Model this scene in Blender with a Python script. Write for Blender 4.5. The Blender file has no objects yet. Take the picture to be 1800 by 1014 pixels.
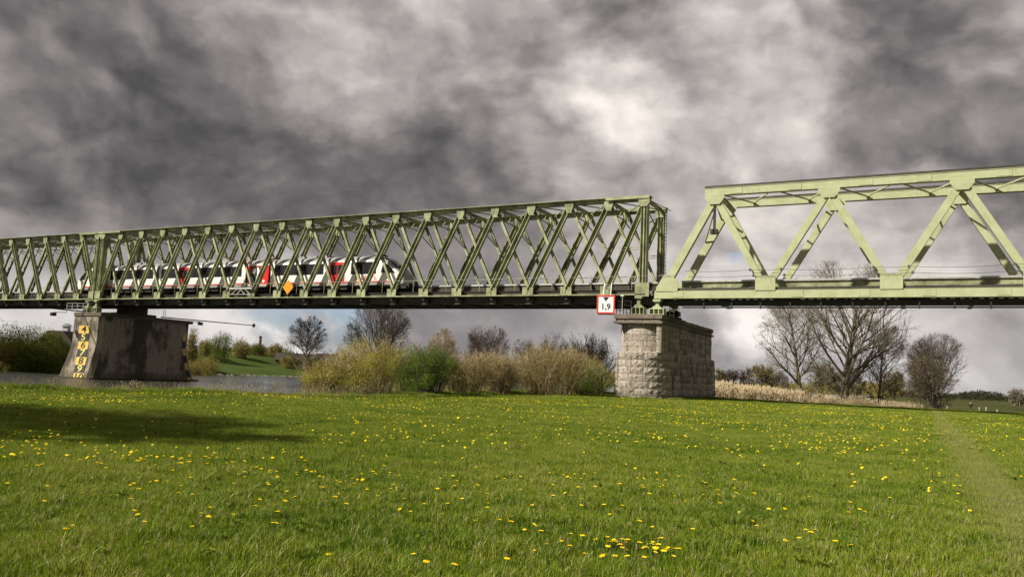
import bpy, math, random
import numpy as np
from mathutils import Vector, Matrix
from mathutils import noise as mn

S = bpy.context.scene
COL = S.collection
R = math.radians

# ------------------------------------------------------------------ camera
F, YAW, PIT, ROLL, ZC = 1400.0, R(27.2), math.atan(152 / 1400), R(2.43), 1.6
fw = Vector((-math.sin(YAW) * math.cos(PIT), math.cos(YAW) * math.cos(PIT), math.sin(PIT)))
r0 = Vector((math.cos(YAW), math.sin(YAW), 0)); u0 = r0.cross(fw)
rt = r0 * math.cos(ROLL) + u0 * math.sin(ROLL); up = u0 * math.cos(ROLL) - r0 * math.sin(ROLL)
cam = bpy.data.cameras.new('camera'); cam.lens = 28.0; cam.sensor_width = 36; cam.clip_start = .1; cam.clip_end = 12000
co = bpy.data.objects.new('camera', cam); COL.objects.link(co)
co.matrix_world = Matrix(((rt.x, up.x, -fw.x, 0), (rt.y, up.y, -fw.y, 0), (rt.z, up.z, -fw.z, ZC), (0, 0, 0, 1)))
S.camera = co

def ray(px, py):
    return (fw * F + rt * (px - 900) - up * (py - 507)).normalized()

# ------------------------------------------------------------------ light and view
SUNV = Vector((.82, 1.0, -1.05)).normalized()          # the way the sunlight travels
sun = bpy.data.lights.new('sun', 'SUN'); sun.energy = 5.0; sun.angle = R(1.2); sun.color = (1, .93, .80)
so = bpy.data.objects.new('sun', sun); COL.objects.link(so); so.rotation_euler = SUNV.to_track_quat('-Z', 'Y').to_euler()
S.view_settings.view_transform = 'Standard'; S.view_settings.look = 'None'
S.view_settings.gamma = 1; S.view_settings.use_curve_mapping = False; S.view_settings.exposure = 0.46

# ------------------------------------------------------------------ node helpers
class NT:
    def __init__(s, tree): s.t = tree; s.n = tree.nodes; s.l = tree.links
    def a(s, kind, ins=None, **kw):
        n = s.n.new(kind)
        for k, v in kw.items(): setattr(n, k, v)
        for k, v in (ins or {}).items():
            if hasattr(v, 'is_output') or isinstance(v, bpy.types.NodeSocket): s.l.new(v, n.inputs[k])
            else: n.inputs[k].default_value = v
        return n
    def m(s, op, a, b=0.0, c=0.0, clamp=False):
        n = s.n.new('ShaderNodeMath'); n.operation = op; n.use_clamp = clamp
        for i, v in enumerate((a, b, c)):
            if isinstance(v, bpy.types.NodeSocket): s.l.new(v, n.inputs[i])
            else: n.inputs[i].default_value = v
        return n.outputs[0]
    def v(s, op, a, b=(0, 0, 0), sc=1.0):
        n = s.n.new('ShaderNodeVectorMath'); n.operation = op
        for i, x in enumerate((a, b)):
            if isinstance(x, bpy.types.NodeSocket): s.l.new(x, n.inputs[i])
            else: n.inputs[i].default_value = x
        if op == 'SCALE':
            if isinstance(sc, bpy.types.NodeSocket): s.l.new(sc, n.inputs['Scale'])
            else: n.inputs['Scale'].default_value = sc
        return n.outputs['Value'] if op == 'DOT_PRODUCT' else n.outputs['Vector']
    def noise(s, vec, scale, detail=4, rough=.5, dist=0.0, out='Fac'):
        n = s.a('ShaderNodeTexNoise', {'Scale': scale, 'Detail': detail, 'Roughness': rough, 'Distortion': dist})
        if vec is not None: s.l.new(vec, n.inputs['Vector'])
        return n.outputs[out]
    def ramp(s, fac, stops, interp='LINEAR'):
        n = s.n.new('ShaderNodeValToRGB'); s.l.new(fac, n.inputs[0]); cr = n.color_ramp; cr.interpolation = interp
        while len(cr.elements) > len(stops): cr.elements.remove(cr.elements[-1])
        while len(cr.elements) < len(stops): cr.elements.new(.5)
        for e, (p, c) in zip(cr.elements, stops): e.position = p; e.color = (*c, 1) if len(c) == 3 else c
        return n.outputs[0]
    def mix(s, fac, a, b, bt='MIX'):
        n = s.n.new('ShaderNodeMix'); n.data_type = 'RGBA'; n.blend_type = bt
        for sock, v in ((n.inputs[0], fac), (n.inputs[6], a), (n.inputs[7], b)):
            if isinstance(v, bpy.types.NodeSocket): s.l.new(v, sock)
            elif isinstance(v, tuple): sock.default_value = (*v[:3], 1)
            else: sock.default_value = v
        return n.outputs[2]
    def sstep(s, x, a, b):
        n = s.a('ShaderNodeMapRange', {'From Min': a, 'From Max': b}, interpolation_type='SMOOTHSTEP'); s.l.new(x, n.inputs[0])
        return n.outputs[0]

# ------------------------------------------------------------------ world: sky behind procedural clouds
W = bpy.data.worlds.new('World'); S.world = W; W.use_nodes = True
n = NT(W.node_tree); n.n.clear()
tc = n.a('ShaderNodeTexCoord').outputs['Generated']
d = n.v('NORMALIZE', tc)
sep = n.a('ShaderNodeSeparateXYZ', {0: d})
sq = n.v('MULTIPLY', d, (1, 1, 1.4))
warp = n.noise(sq, 5.0, 6, .55, 0, 'Color')
wv = n.v('SUBTRACT', warp, (.5, .5, .5))
dw = n.v('NORMALIZE', n.v('ADD', d, n.v('SCALE', wv, sc=.24)))
pv = n.v('ADD', sq, n.v('SCALE', wv, sc=.10))
def cloud(vec):
    f = n.noise(vec, 5.2, 9, .54)
    w = None
    for sc_, am in ((6.5, .55), (14.0, .25), (30.0, .10)):
        b_ = n.m('MULTIPLY', n.m('ABSOLUTE', n.m('SUBTRACT', n.noise(vec, sc_, 1, .4), .5)), am * 3.2)
        w = b_ if w is None else n.m('ADD', w, b_)
    return n.m('ADD', n.m('MULTIPLY', f, .75), n.m('MULTIPLY', w, .30))
c1 = cloud(pv)
c2 = cloud(n.v('ADD', pv, (.010, .008, .026)))
fine = n.noise(pv, 17.0, 7, .56)
bigc = n.noise(sq, 3.0, 4, .5)
rel = n.m('SUBTRACT', c1, c2)
blobs = [(1070, 185, 3.0, .26), (1240, 110, 6.0, .10), (1140, 320, 7.0, .12), (1330, 420, 8, .07), (1420, 200, 8, .03), (1380, 50, 6, .13), (640, -40, 8, .10), (640, 130, 4, .05), (900, 60, 7, .06),
         (240, 205, 4.5, -.05), (630, 295, 5.5, -.12), (400, 340, 8, -.11), (200, 330, 7, -.05), (330, 90, 7, -.05), (60, 150, 6, -.06), (830, 330, 5, -.05), (760, 400, 6, -.05),
         (1560, 205, 4.0, -.15), (1650, 15, 4.2, -.17), (1790, 275, 3.2, -.16), (1000, 440, 5, .06), (1480, 400, 6, .08), (1600, 420, 5, .06),
         (1290, 610, 2.4, .24), (1260, 560, 2.5, .14), (1300, 480, 4, .05), (650, 622, 2.6, .34), (530, 618, 2.0, .26), (470, 560, 3.0, .16), (800, 560, 4.0, -.04), (950, 560, 3.5, -.02),
         (1070, 600, 2.0, .18), (0, 565, 5, .14), (1480, 600, 8, .13), (1760, 600, 7, .09), (1600, 560, 5, .05), (420, 590, 3, .10), (1750, 120, 4, .05), (1430, 200, 3.5, .05), (200, 560, 7, .14), (450, 575, 5, .12), (300, 20, 5, .03)]
lowf0 = n.m('SUBTRACT', 1.0, n.sstep(sep.outputs[2], .0, .15))
amp = n.m('ADD', .45, n.m('MULTIPLY', n.sstep(sep.outputs[2], .02, .20), .55))
acc = n.m('ADD', .425, n.m('MULTIPLY', n.m('MULTIPLY', n.m('SUBTRACT', c1, .46), .54), amp))
acc = n.m('ADD', acc, n.m('MULTIPLY', n.m('SUBTRACT', bigc, .5), .18))
acc = n.m('ADD', acc, n.m('MULTIPLY', lowf0, .05))
acc = n.m('ADD', acc, n.m('MULTIPLY', n.m('SUBTRACT', fine, .5), .10))
acc = n.m('ADD', acc, n.m('MULTIPLY', n.m('MULTIPLY', rel, .95), amp))
for (bx, by, rad, amt) in blobs:
    b = ray(bx, by)
    dt = n.v('DOT_PRODUCT', dw, tuple(b))
    g = n.sstep(dt, math.cos(R(rad * 1.5)), math.cos(R(rad * .1)))
    acc = n.m('ADD', acc, n.m('MULTIPLY', g, amt))
ccol = n.ramp(acc, [(0.0, (.052, .050, .052)), (.14, (.078, .075, .077)), (.28, (.140, .129, .130)), (.42, (.228, .209, .205)), (.58, (.372, .342, .33)), (.72, (.53, .49, .46)), (.95, (.82, .76, .70))])
# bluish toward the horizon
lowf = n.m('SUBTRACT', 1.0, n.sstep(sep.outputs[2], 0.0, .16))
ccol = n.mix(n.m('MULTIPLY', lowf, .55), ccol, n.mix(1.0, ccol, (.95, 1.0, 1.08), 'MULTIPLY'))
sky = n.a('ShaderNodeTexSky', sky_type='NISHITA', sun_disc=False, sun_elevation=math.asin(-SUNV.z), sun_rotation=math.atan2(-SUNV.x, -SUNV.y), air_density=1.2, dust_density=1.5)
bg1 = n.a('ShaderNodeBackground', {'Color': n.mix(1.0, sky.outputs[0], (.80, .92, 1.35), 'MULTIPLY'), 'Strength': .085})
bg2 = n.a('ShaderNodeBackground', {'Color': ccol, 'Strength': .90})
gap = None
for (bx, by, rad, am) in [(560, 562, 3.2, .95), (620, 574, 2.8, .95), (665, 586, 2.0, .85), (500, 548, 2.6, .85), (1308, 481, 1.0, .3)]:
    g = n.m('MULTIPLY', n.sstep(n.v('DOT_PRODUCT', n.v('NORMALIZE', dw), tuple(ray(bx, by))), math.cos(R(rad)), math.cos(R(rad * .3))), am)
    gap = g if gap is None else n.m('MAXIMUM', gap, g)
gap = n.m('MULTIPLY', gap, n.sstep(fine, .33, .5))
mx = n.a('ShaderNodeMixShader', {0: gap, 1: bg2.outputs[0], 2: bg1.outputs[0]})
wo = n.a('ShaderNodeOutputWorld'); n.l.new(mx.outputs[0], wo.inputs[0])
W.cycles.sampling_method = 'MANUAL'; W.cycles.sample_map_resolution = 512

# ------------------------------------------------------------------ materials
M = {}
def mat(name, col, rough=.7, metal=0.0, var=None, scale=3.0, bump=0.0, bscale=20.0, spec=.3, detail=5, coords='Object', mortar=None):
    m = bpy.data.materials.new(name); m.use_nodes = True; t = NT(m.node_tree)
    b = t.n['Principled BSDF']; b.inputs['Roughness'].default_value = rough; b.inputs['Metallic'].default_value = metal
    b.inputs['Specular IOR Level'].default_value = spec
    geo = t.a('ShaderNodeNewGeometry').outputs['Position'] if coords == 'World' else t.a('ShaderNodeTexCoord').outputs['Object']
    if var:
        f = t.noise(geo, scale, detail, .6)
        c = t.ramp(f, [(.3, var), (.62, col)])
        t.l.new(c, b.inputs['Base Color'])
    else: b.inputs['Base Color'].default_value = (*col, 1)
    if bump:
        f = t.noise(geo, bscale, 4, .6); bp = t.a('ShaderNodeBump', {'Strength': bump, 'Distance': .05, 'Height': f}); t.l.new(bp.outputs[0], b.inputs['Normal'])
    M[name] = m; return m

def paint(name, base, grime, rust, amt):
    m = bpy.data.materials.new(name); m.use_nodes = True; t = NT(m.node_tree); b = t.n['Principled BSDF']
    geo = t.a('ShaderNodeNewGeometry').outputs['Position']
    big = t.noise(geo, .9, 5, .62)
    st = t.noise(t.v('MULTIPLY', geo, (5, 5, .7)), 2.2, 4, .6)
    c = t.ramp(big, [(.32, grime), (.6, base)])
    c = t.mix(t.m('MULTIPLY', t.sstep(st, .56, .72), amt), c, rust)
    fleck = t.noise(geo, 9.0, 2, .5)
    c = t.mix(t.m('MULTIPLY', t.sstep(fleck, .64, .70), .5), c, grime)
    t.l.new(c, b.inputs['Base Color']); b.inputs['Roughness'].default_value = .55; b.inputs['Specular IOR Level'].default_value = .3
    bp = t.a('ShaderNodeBump', {'Strength': .25, 'Distance': .02, 'Height': t.noise(geo, 14, 3, .6)}); t.l.new(bp.outputs[0], b.inputs['Normal'])
    M[name] = m
paint('green_paint', (.435, .465, .285), (.35, .375, .21), (.20, .16, .085), .35)
paint('old_green_paint', (.35, .38, .215), (.13, .14, .07), (.12, .09, .045), .7)
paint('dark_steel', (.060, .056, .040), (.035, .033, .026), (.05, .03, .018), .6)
mat('rail_steel', (.30, .29, .27), .3, .8)
mat('sleeper_wood', (.07, .055, .04), .9, var=(.04, .032, .026), scale=4)
mat('light_metal', (.55, .55, .53), .45, .3, var=(.40, .40, .38))
mat('dark_metal', (.035, .035, .037), .5, .3)
mat('wire', (.10, .10, .10), .6)
mat('train_white', (.86, .85, .80), .32, var=(.78, .77, .72), scale=.5, spec=.5)
mat('train_roof', (.33, .33, .33), .5, var=(.25, .25, .25), scale=1.0)
mat('train_red', (.62, .028, .022), .3, spec=.5)
mat('train_grey', (.27, .27, .27), .45)
mat('train_dark', (.022, .022, .024), .6, var=(.035, .03, .026), scale=2)
mat('train_glass', (.012, .013, .016), .06, spec=.8)
mat('bellows', (.03, .03, .032), .8)
mat('lamp_lens', (.7, .7, .65), .1)
mat('sign_white', (.80, .80, .79), .5, var=(.74, .74, .73))
mat('sign_red', (.66, .035, .02), .5)
mat('sign_black', (.015, .015, .015), .5)
mat('sign_orange', (.86, .30, .012), .5, var=(.80, .27, .012))
mat('gauge_yellow', (.66, .45, .10), .6, var=(.50, .35, .10), scale=2)
mat('gauge_black', (.03, .024, .03), .6, var=(.05, .045, .045), scale=2)
mat('gauge_pale_yellow', (.62, .60, .16), .6)
mat('brick_red', (.24, .085, .05), .9, var=(.16, .06, .04))
mat('roof_dark', (.06, .045, .038), .8, var=(.04, .03, .028))
mat('wall_dark', (.13, .10, .08), .9)
mat('post_white', (.45, .45, .42), .8, var=(.3, .3, .28))
mat('cloth_dark', (.018, .018, .022), .9, var=(.03, .03, .035)); mat('skin', (.45, .27, .19), .6); mat('cloth_blue', (.022, .024, .032), .9)
mat('bark', (.11, .092, .070), .95, var=(.065, .054, .043), scale=2, coords='World')
mat('bark_pale', (.19, .16, .115), .95, var=(.11, .095, .068), scale=2, coords='World')
mat('twig', (.105, .080, .060), .95, var=(.075, .058, .045), scale=.8, coords='World')
mat('twig_tan', (.42, .33, .19), .95, var=(.27, .215, .12), scale=.9, coords='World')
mat('twig_tree', (.175,.138,.092), .95, var=(.11,.088,.06), scale=.8, coords='World')
mat('twig_dark', (.05, .042, .035), .95)

def leafmat(name, a, b, trans=.35, scale=.8):
    m = bpy.data.materials.new(name); m.use_nodes = True; t = NT(m.node_tree); t.n.clear()
    geo = t.a('ShaderNodeNewGeometry').outputs['Position']
    f = t.m('ADD', t.m('MULTIPLY', t.noise(geo, scale, 3, .6), .75), t.m('MULTIPLY', t.a('ShaderNodeTexWhiteNoise', {0: t.v('SNAP', geo, (.11, .11, .11))}).outputs['Value'], .25))
    c = t.ramp(f, [(.34, a), (.64, b)])
    df = t.a('ShaderNodeBsdfDiffuse', {'Color': c}); tr = t.a('ShaderNodeBsdfTranslucent', {'Color': c})
    mxs = t.a('ShaderNodeMixShader', {0: trans, 1: df.outputs[0], 2: tr.outputs[0]})
    o = t.a('ShaderNodeOutputMaterial'); t.l.new(mxs.outputs[0], o.inputs[0]); M[name] = m
leafmat('leaf_yellow_green', (.27, .255, .045), (.52, .48, .11))
leafmat('leaf_fresh_green', (.085, .145, .022), (.20, .28, .05))
leafmat('leaf_olive', (.17, .155, .045), (.36, .30, .10))
leafmat('leaf_dark_green', (.045, .07, .018), (.10, .135, .035))
leafmat('leaf_far_green', (.085, .11, .022), (.18, .21, .045), scale=.3)
leafmat('leaf_wood', (.028, .034, .018), (.062, .066, .034), scale=.1)
leafmat('leaf_bud', (.16, .155, .075), (.30, .28, .14))
leafmat('blossom', (.15, .135, .10), (.30, .27, .21))
leafmat('reed_straw', (.42, .335, .21), (.64, .53, .36), .25, 1.2)
leafmat('seed_head', (.26, .215, .12), (.42, .36, .22), .25, 1.2)

# stone
def stonemat(name, base, dark, brick=None, stain=.6, foot=None, blotch=0.0):
    m = bpy.data.materials.new(name); m.use_nodes = True; t = NT(m.node_tree); b = t.n['Principled BSDF']
    geo = t.a('ShaderNodeNewGeometry').outputs['Position']
    oi = t.a('ShaderNodeObjectInfo').outputs['Random']
    grain = t.noise(geo, 5.5, 7, .68)
    c = t.ramp(grain, [(.33, dark), (.62, base)])
    c = t.mix(.9, c, t.ramp(oi, [(0, (.50, .47, .44)), (.4, (.82, .79, .76)), (1, (1.0, .97, .94))]), 'MULTIPLY')
    streak = t.noise(t.v('MULTIPLY', geo, (2.2, 2.2, .16)), 1.5, 5, .62)
    c = t.mix(t.m('MULTIPLY', t.sstep(streak, .50, .66), stain), c, (.055, .047, .036))
    pale = t.noise(t.v('MULTIPLY', geo, (3, 3, .5)), 1.3, 5, .7)
    c = t.mix(t.m('MULTIPLY', t.sstep(pale, .60, .70), .45), c, (.50, .47, .41))
    if blotch:
        bl = t.noise(t.v('MULTIPLY', geo, (1, 1, .6)), .38, 5, .6); c = t.mix(t.m('MULTIPLY', t.sstep(bl, .44, .60), blotch), c, (.045, .040, .031))
    if foot is not None:
        zz = t.a('ShaderNodeSeparateXYZ', {0: geo}).outputs[2]; edge = t.m('ADD', zz, t.m('MULTIPLY', t.noise(geo, .9, 4, .6), -1.3))
        c = t.mix(t.m('MULTIPLY', t.m('SUBTRACT', 1.0, t.sstep(edge, foot - .35, foot + .45)), .62), c, (.060, .062, .030))
    if brick:
        sx = t.a('ShaderNodeSeparateXYZ', {0: geo}); u = t.m('ADD', sx.outputs[0], sx.outputs[1])
        v = t.a('ShaderNodeCombineXYZ', {0: u, 1: sx.outputs[2], 2: 0.0}).outputs[0]
        bt = t.a('ShaderNodeTexBrick', {'Scale': 1.0, 'Mortar Size': .018, 'Brick Width': brick[0], 'Row Height': brick[1], 'Color1': (.88, .88, .88, 1), 'Color2': (1, 1, 1, 1), 'Mortar': (.70, .69, .68, 1)}); t.l.new(v, bt.inputs['Vector'])
        c = t.mix(.8, c, bt.outputs[0], 'MULTIPLY')
    t.l.new(c, b.inputs['Base Color']); b.inputs['Roughness'].default_value = .92; b.inputs['Specular IOR Level'].default_value = .2
    bp = t.a('ShaderNodeBump', {'Strength': .7, 'Distance': .05, 'Height': t.noise(geo, 9, 6, .7)}); t.l.new(bp.outputs[0], b.inputs['Normal'])
    M[name] = m
stonemat('pier_stone', (.55, .50, .44), (.20, .175, .147), stain=.8, foot=-.35)
stonemat('pier_core', (.10, .09, .075), (.05, .045, .04))
stonemat('cap_stone', (.24, .205, .165), (.12, .10, .08), stain=.5)
stonemat('river_pier_stone', (.40, .36, .29), (.21, .19, .15), (.9, .30), .45, -.9, .85)

# ------------------------------------------------------------------ mesh helpers
def mesh(name, v, f, m=None, smooth=False):
    me = bpy.data.meshes.new(name); me.from_pydata([tuple(x) for x in v], [], f); me.update()
    if m is not None:
        for k in (m if isinstance(m, (list, tuple)) else [m]): me.materials.append(M[k] if isinstance(k, str) else k)
    if smooth: me.polygons.foreach_set('use_smooth', [True] * len(me.polygons))
    return me
def npmesh(name, v, f, m, smooth=False):
    """v (n,3), f (k,3) or (k,4) numpy"""
    me = bpy.data.meshes.new(name); v = np.asarray(v, dtype=np.float32); f = np.asarray(f, dtype=np.int32); k = f.shape[1]
    me.vertices.add(len(v)); me.vertices.foreach_set('co', v.ravel()); me.loops.add(f.size); me.loops.foreach_set('vertex_index', f.ravel())
    me.polygons.add(len(f)); me.polygons.foreach_set('loop_start', np.arange(0, f.size, k, dtype=np.int32))
    for q in (m if isinstance(m, (list, tuple)) else [m]): me.materials.append(M[q])
    me.update(calc_edges=True); me.validate()
    if smooth: me.polygons.foreach_set('use_smooth', np.ones(len(f), dtype=bool))
    return me
def ob(name, me, parent=None, loc=(0, 0, 0), mw=None, **props):
    o = bpy.data.objects.new(name, me); COL.objects.link(o)
    if mw is not None: o.matrix_basis = mw
    else: o.location = loc
    if parent: o.parent = parent
    for k, v in props.items(): o[k] = v
    return o
def thing(name, label, cat, loc=(0, 0, 0), rz=0.0, group=None, me=None):
    o = ob(name, me, None, loc, label=label, category=cat); o.rotation_euler = (0, 0, rz)
    if me is None: o.empty_display_size = .2
    if group: o['group'] = group
    return o
class MB:
    def __init__(s): s.v = []; s.f = []; s.mi = []
    def box(s, x0, x1, y0, y1, z0, z1, mi=0):
        b = len(s.v); s.v += [(x0, y0, z0), (x1, y0, z0), (x1, y1, z0), (x0, y1, z0), (x0, y0, z1), (x1, y0, z1), (x1, y1, z1), (x0, y1, z1)]
        s.f += [tuple(b + i for i in q) for q in ((0, 3, 2, 1), (4, 5, 6, 7), (0, 1, 5, 4), (1, 2, 6, 5), (2, 3, 7, 6), (3, 0, 4, 7))]; s.mi += [mi] * 6; return s
    def bar(s, a, b, w, h, upv=(0, 0, 1), mi=0):
        a = Vector(a); b = Vector(b); dv = (b - a).normalized(); u = Vector(upv); x = dv.cross(u)
        if x.length < 1e-4: x = dv.cross(Vector((0, 1, 0)))
        x.normalize(); y = x.cross(dv); k = len(s.v)
        for q in (a, b):
            for sx, sy in ((-1, -1), (1, -1), (1, 1), (-1, 1)): s.v.append(tuple(q + x * sx * w / 2 + y * sy * h / 2))
        s.f += [tuple(k + i for i in q) for q in ((0, 1, 2, 3), (7, 6, 5, 4), (0, 4, 5, 1), (1, 5, 6, 2), (2, 6, 7, 3), (3, 7, 4, 0))]; s.mi += [mi] * 6; return s
    def tube(s, pts, r, nn=6, mi=0, cap=True):
        pts = [Vector(q) for q in pts]; rs = r if isinstance(r, (list, tuple)) else [r] * len(pts); k = len(s.v)
        for i, q in enumerate(pts):
            dv = (pts[min(i + 1, len(pts) - 1)] - pts[max(i - 1, 0)]).normalized()
            x = dv.cross(Vector((0, 0, 1)))
            if x.length < 1e-3: x = Vector((1, 0, 0))
            x.normalize(); y = x.cross(dv)
            for j in range(nn):
                a = 2 * math.pi * j / nn; s.v.append(tuple(q + (x * math.cos(a) + y * math.sin(a)) * rs[i]))
        for i in range(len(pts) - 1):
            for j in range(nn):
                j2 = (j + 1) % nn; s.f.append((k + i * nn + j, k + i * nn + j2, k + (i + 1) * nn + j2, k + (i + 1) * nn + j)); s.mi.append(mi)
        if cap:
            s.f.append(tuple(k + j for j in range(nn))[::-1]); s.f.append(tuple(k + (len(pts) - 1) * nn + j for j in range(nn))); s.mi += [mi, mi]
        return s
    def prism(s, poly, y0, y1, mi=0):
        """polygon in x,z extruded along y"""
        k = len(s.v); c = len(poly)
        s.v += [(x, y0, z) for x, z in poly] + [(x, y1, z) for x, z in poly]
        s.f.append(tuple(range(k, k + c))); s.f.append(tuple(range(k + 2 * c - 1, k + c - 1, -1))); s.mi += [mi, mi]
        for i in range(c):
            j = (i + 1) % c; s.f.append((k + j, k + i, k + c + i, k + c + j)); s.mi.append(mi)
        return s
    def quad(s, a, b, c, e, mi=0):
        k = len(s.v); s.v += [tuple(a), tuple(b), tuple(c), tuple(e)]; s.f.append((k, k + 1, k + 2, k + 3)); s.mi.append(mi); return s
    def me(s, name, m, smooth=False):
        me = mesh(name, s.v, s.f, m, smooth)
        if isinstance(m, (list, tuple)): me.polygons.foreach_set('material_index', s.mi)
        return me
def aim(a, b):
    """matrix with origin a, local Z toward b, local Y kept on world Y (members in the truss plane)"""
    a = Vector(a); b = Vector(b); z = (b - a).normalized(); y = Vector((0, 1, 0)); x = y.cross(z).normalized(); y = z.cross(x)
    return Matrix(((x.x, y.x, z.x, a.x), (x.y, y.y, z.y, a.y), (x.z, y.z, z.z, a.z), (0, 0, 0, 1)))

def sm(x, a, b):
    t = max(0.0, min(1.0, (x - a) / (b - a))); return t * t * (3 - 2 * t)
def bearing(px, dist):
    """a place seen in that direction at that distance on the ground"""
    a = math.atan((px - 900) / 1400) - YAW; return dist * math.sin(a), dist * math.cos(a)
def hor(px): return 655 + (px - 801) * .0425

# ------------------------------------------------------------------ terrain
WATER = -1.1
def bankx(y):
    if y < 33: return -29.3 - (33 - y) * .66
    return -29.3 - 2.6 * sm(y, 33, 60) - 6 * sm(y, 85, 200) - max(0, y - 200) * .25
def ground(x, y):
    z = .10 * (mn.noise(Vector((x * .16, y * .16, 0)))) + .035 * mn.noise(Vector((x * .7, y * .7, 3)))
    dd = math.hypot(x, y)
    z *= sm(dd, 2, 8)
    z += .13 * sm(y, 48, 62)
    z -= 1.75 * sm(y + x * .15, 80.5, 125)
    z += .03 * math.exp(-((x - bankx(y) - 2.5) / 2.2) ** 2) * (1 - sm(y, 34, 44))
    bx = bankx(y) + .5 * mn.noise(Vector((y * .3, 0, 5)))
    z -= 4.5 * (1 - sm(x, bx - 7, bx))
    return z
def grid(name, xs, ys, fn, m):
    v = [(x, y, fn(x, y)) for y in ys for x in xs]; nx = len(xs)
    f = [(j * nx + i, j * nx + i + 1, (j + 1) * nx + i + 1, (j + 1) * nx + i) for j in range(len(ys) - 1) for i in range(nx - 1)]
    return npmesh(name, v, f, m, True)
# ground material
gm = bpy.data.materials.new('meadow'); gm.use_nodes = True; t = NT(gm.node_tree); b = t.n['Principled BSDF']
geo = t.a('ShaderNodeNewGeometry').outputs['Position']
c = t.ramp(t.noise(geo, .35, 6, .65), [(.3, (.040, .068, .008)), (.55, (.075, .115, .014)), (.75, (.115, .14, .028))])
c = t.mix(t.m('MULTIPLY', t.noise(geo, 14, 4, .7), .6), c, (.020, .030, .008))
sx = t.a('ShaderNodeSeparateXYZ', {0: geo})
pw_ = t.m('ABSOLUTE', t.m('SUBTRACT', sx.outputs[0], t.m('ADD', 1.0, t.m('MULTIPLY', t.noise(geo, .12, 2), .3))))
c = t.mix(t.m('SUBTRACT', 1.0, t.sstep(pw_, .1, .7)), c, (.15, .15, .055))
soil = t.m('SUBTRACT', 1.0, t.sstep(sx.outputs[2], -1.35, -.7))
notfar = t.m('SUBTRACT', 1.0, t.sstep(sx.outputs[1], 75.0, 90.0))
c = t.mix(t.m('MULTIPLY', soil, notfar), c, (.10, .085, .055))
c = t.mix(t.sstep(sx.outputs[1], 86.0, 110.0), c, t.ramp(t.noise(geo, .06, 5, .6), [(.35, (.042, .050, .016)), (.65, (.080, .085, .030))]))
t.l.new(c, b.inputs['Base Color']); b.inputs['Roughness'].default_value = 1; b.inputs['Specular IOR Level'].default_value = .05
bp = t.a('ShaderNodeBump', {'Strength': .8, 'Distance': .08, 'Height': t.noise(geo, 9, 5, .7)}); t.l.new(bp.outputs[0], b.inputs['Normal'])
M['meadow'] = gm
def lin(a, b, st): return list(np.arange(a, b + 1e-6, st))
xs = [-60, -50, -44] + lin(-41, -27, .7) + lin(-26, 20, 1.0) + [24, 30, 40, 60, 90, 140, 220, 400, 800, 2000, 5000]
ys = [-30, -15, -6] + lin(-3, 50, 1.0) + lin(52, 130, 1.6) + [140, 160, 200, 260, 340, 500, 800, 1500, 3000, 6000]
def gfn(x, y): return ground(x, y) if x > -60 else -5.6
ob('meadow_ground', grid('meadow_ground', xs, ys, gfn, 'meadow'), kind='structure')

# river
wm = bpy.data.materials.new('river_water'); wm.use_nodes = True; t = NT(wm.node_tree); b = t.n['Principled BSDF']
geo = t.a('ShaderNodeNewGeometry').outputs['Position']
b.inputs['Base Color'].default_value = (.036, .038, .030, 1); b.inputs['Roughness'].default_value = .18; b.inputs['Specular IOR Level'].default_value = .5
w1 = t.noise(t.v('MULTIPLY', geo, (.9, .5, 1)), 1.4, 5, .6, .4); w2 = t.noise(t.v('MULTIPLY', geo, (3.5, 2, 1)), 1.6, 4, .6)
bp = t.a('ShaderNodeBump', {'Strength': 1.0, 'Distance': .10, 'Height': t.m('ADD', w1, t.m('MULTIPLY', w2, .4))}); t.l.new(bp.outputs[0], b.inputs['Normal'])
M['river_water'] = wm
ob('river', mesh('river', [(-320, -120, WATER), (-20, -120, WATER), (-20, 700, WATER), (-320, 700, WATER)], [(0, 1, 2, 3)], 'river_water'), kind='structure')

# far bank with the grass dike
def farbx(y): return -137 - 12 * (1 - sm(y, 60, 110)) + 3 * mn.noise(Vector((y * .03, 1, 0)))
def farz(x, y):
    e = farbx(y) - x
    z = -2.2 + 1.9 * sm(e, -3, 4) + 1.2 * sm(e, 4, 20) + 3.4 * sm(e, 24, 46) * sm(y, 95, 130) + .3 * mn.noise(Vector((x * .08, y * .08, 0)))
    return z
mat('far_grass', (.060, .088, .018), 1, var=(.040, .058, .014), scale=.12, coords='World', spec=.05)
xs = [-5000, -2000, -900, -500, -330, -280, -240] + lin(-215, -130, 3) ; ys = [-400, -150, -50] + lin(0, 300, 6) + [350, 420, 520, 700, 1200, 3000, 6000]
ob('far_bank', grid('far_bank', xs, ys, farz, 'far_grass'), kind='structure')
# shore line: pale stones and bare soil
mb = MB(); rnd = random.Random(4)
sv, sf = [], []
for y in np.arange(60, 260, .9):
    for k in range(2):
        x = farbx(y) + rnd.uniform(-1.5, .8); s = rnd.uniform(.25, .7); q = len(sv)
        sv += [(x - s, y, -1.3), (x + s, y - s, -1.3), (x + s, y + s, -1.3), (x, y, -1.1 + s * .6)]; sf += [(q, q + 1, q + 3), (q + 1, q + 2, q + 3), (q + 2, q, q + 3)]
mat('shore_stone', (.15, .14, .11), .9, var=(.07, .065, .05), scale=.5, coords='World')
ob('shore_stones', npmesh('shore_stones', sv, sf, 'shore_stone'), kind='stuff')

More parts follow.
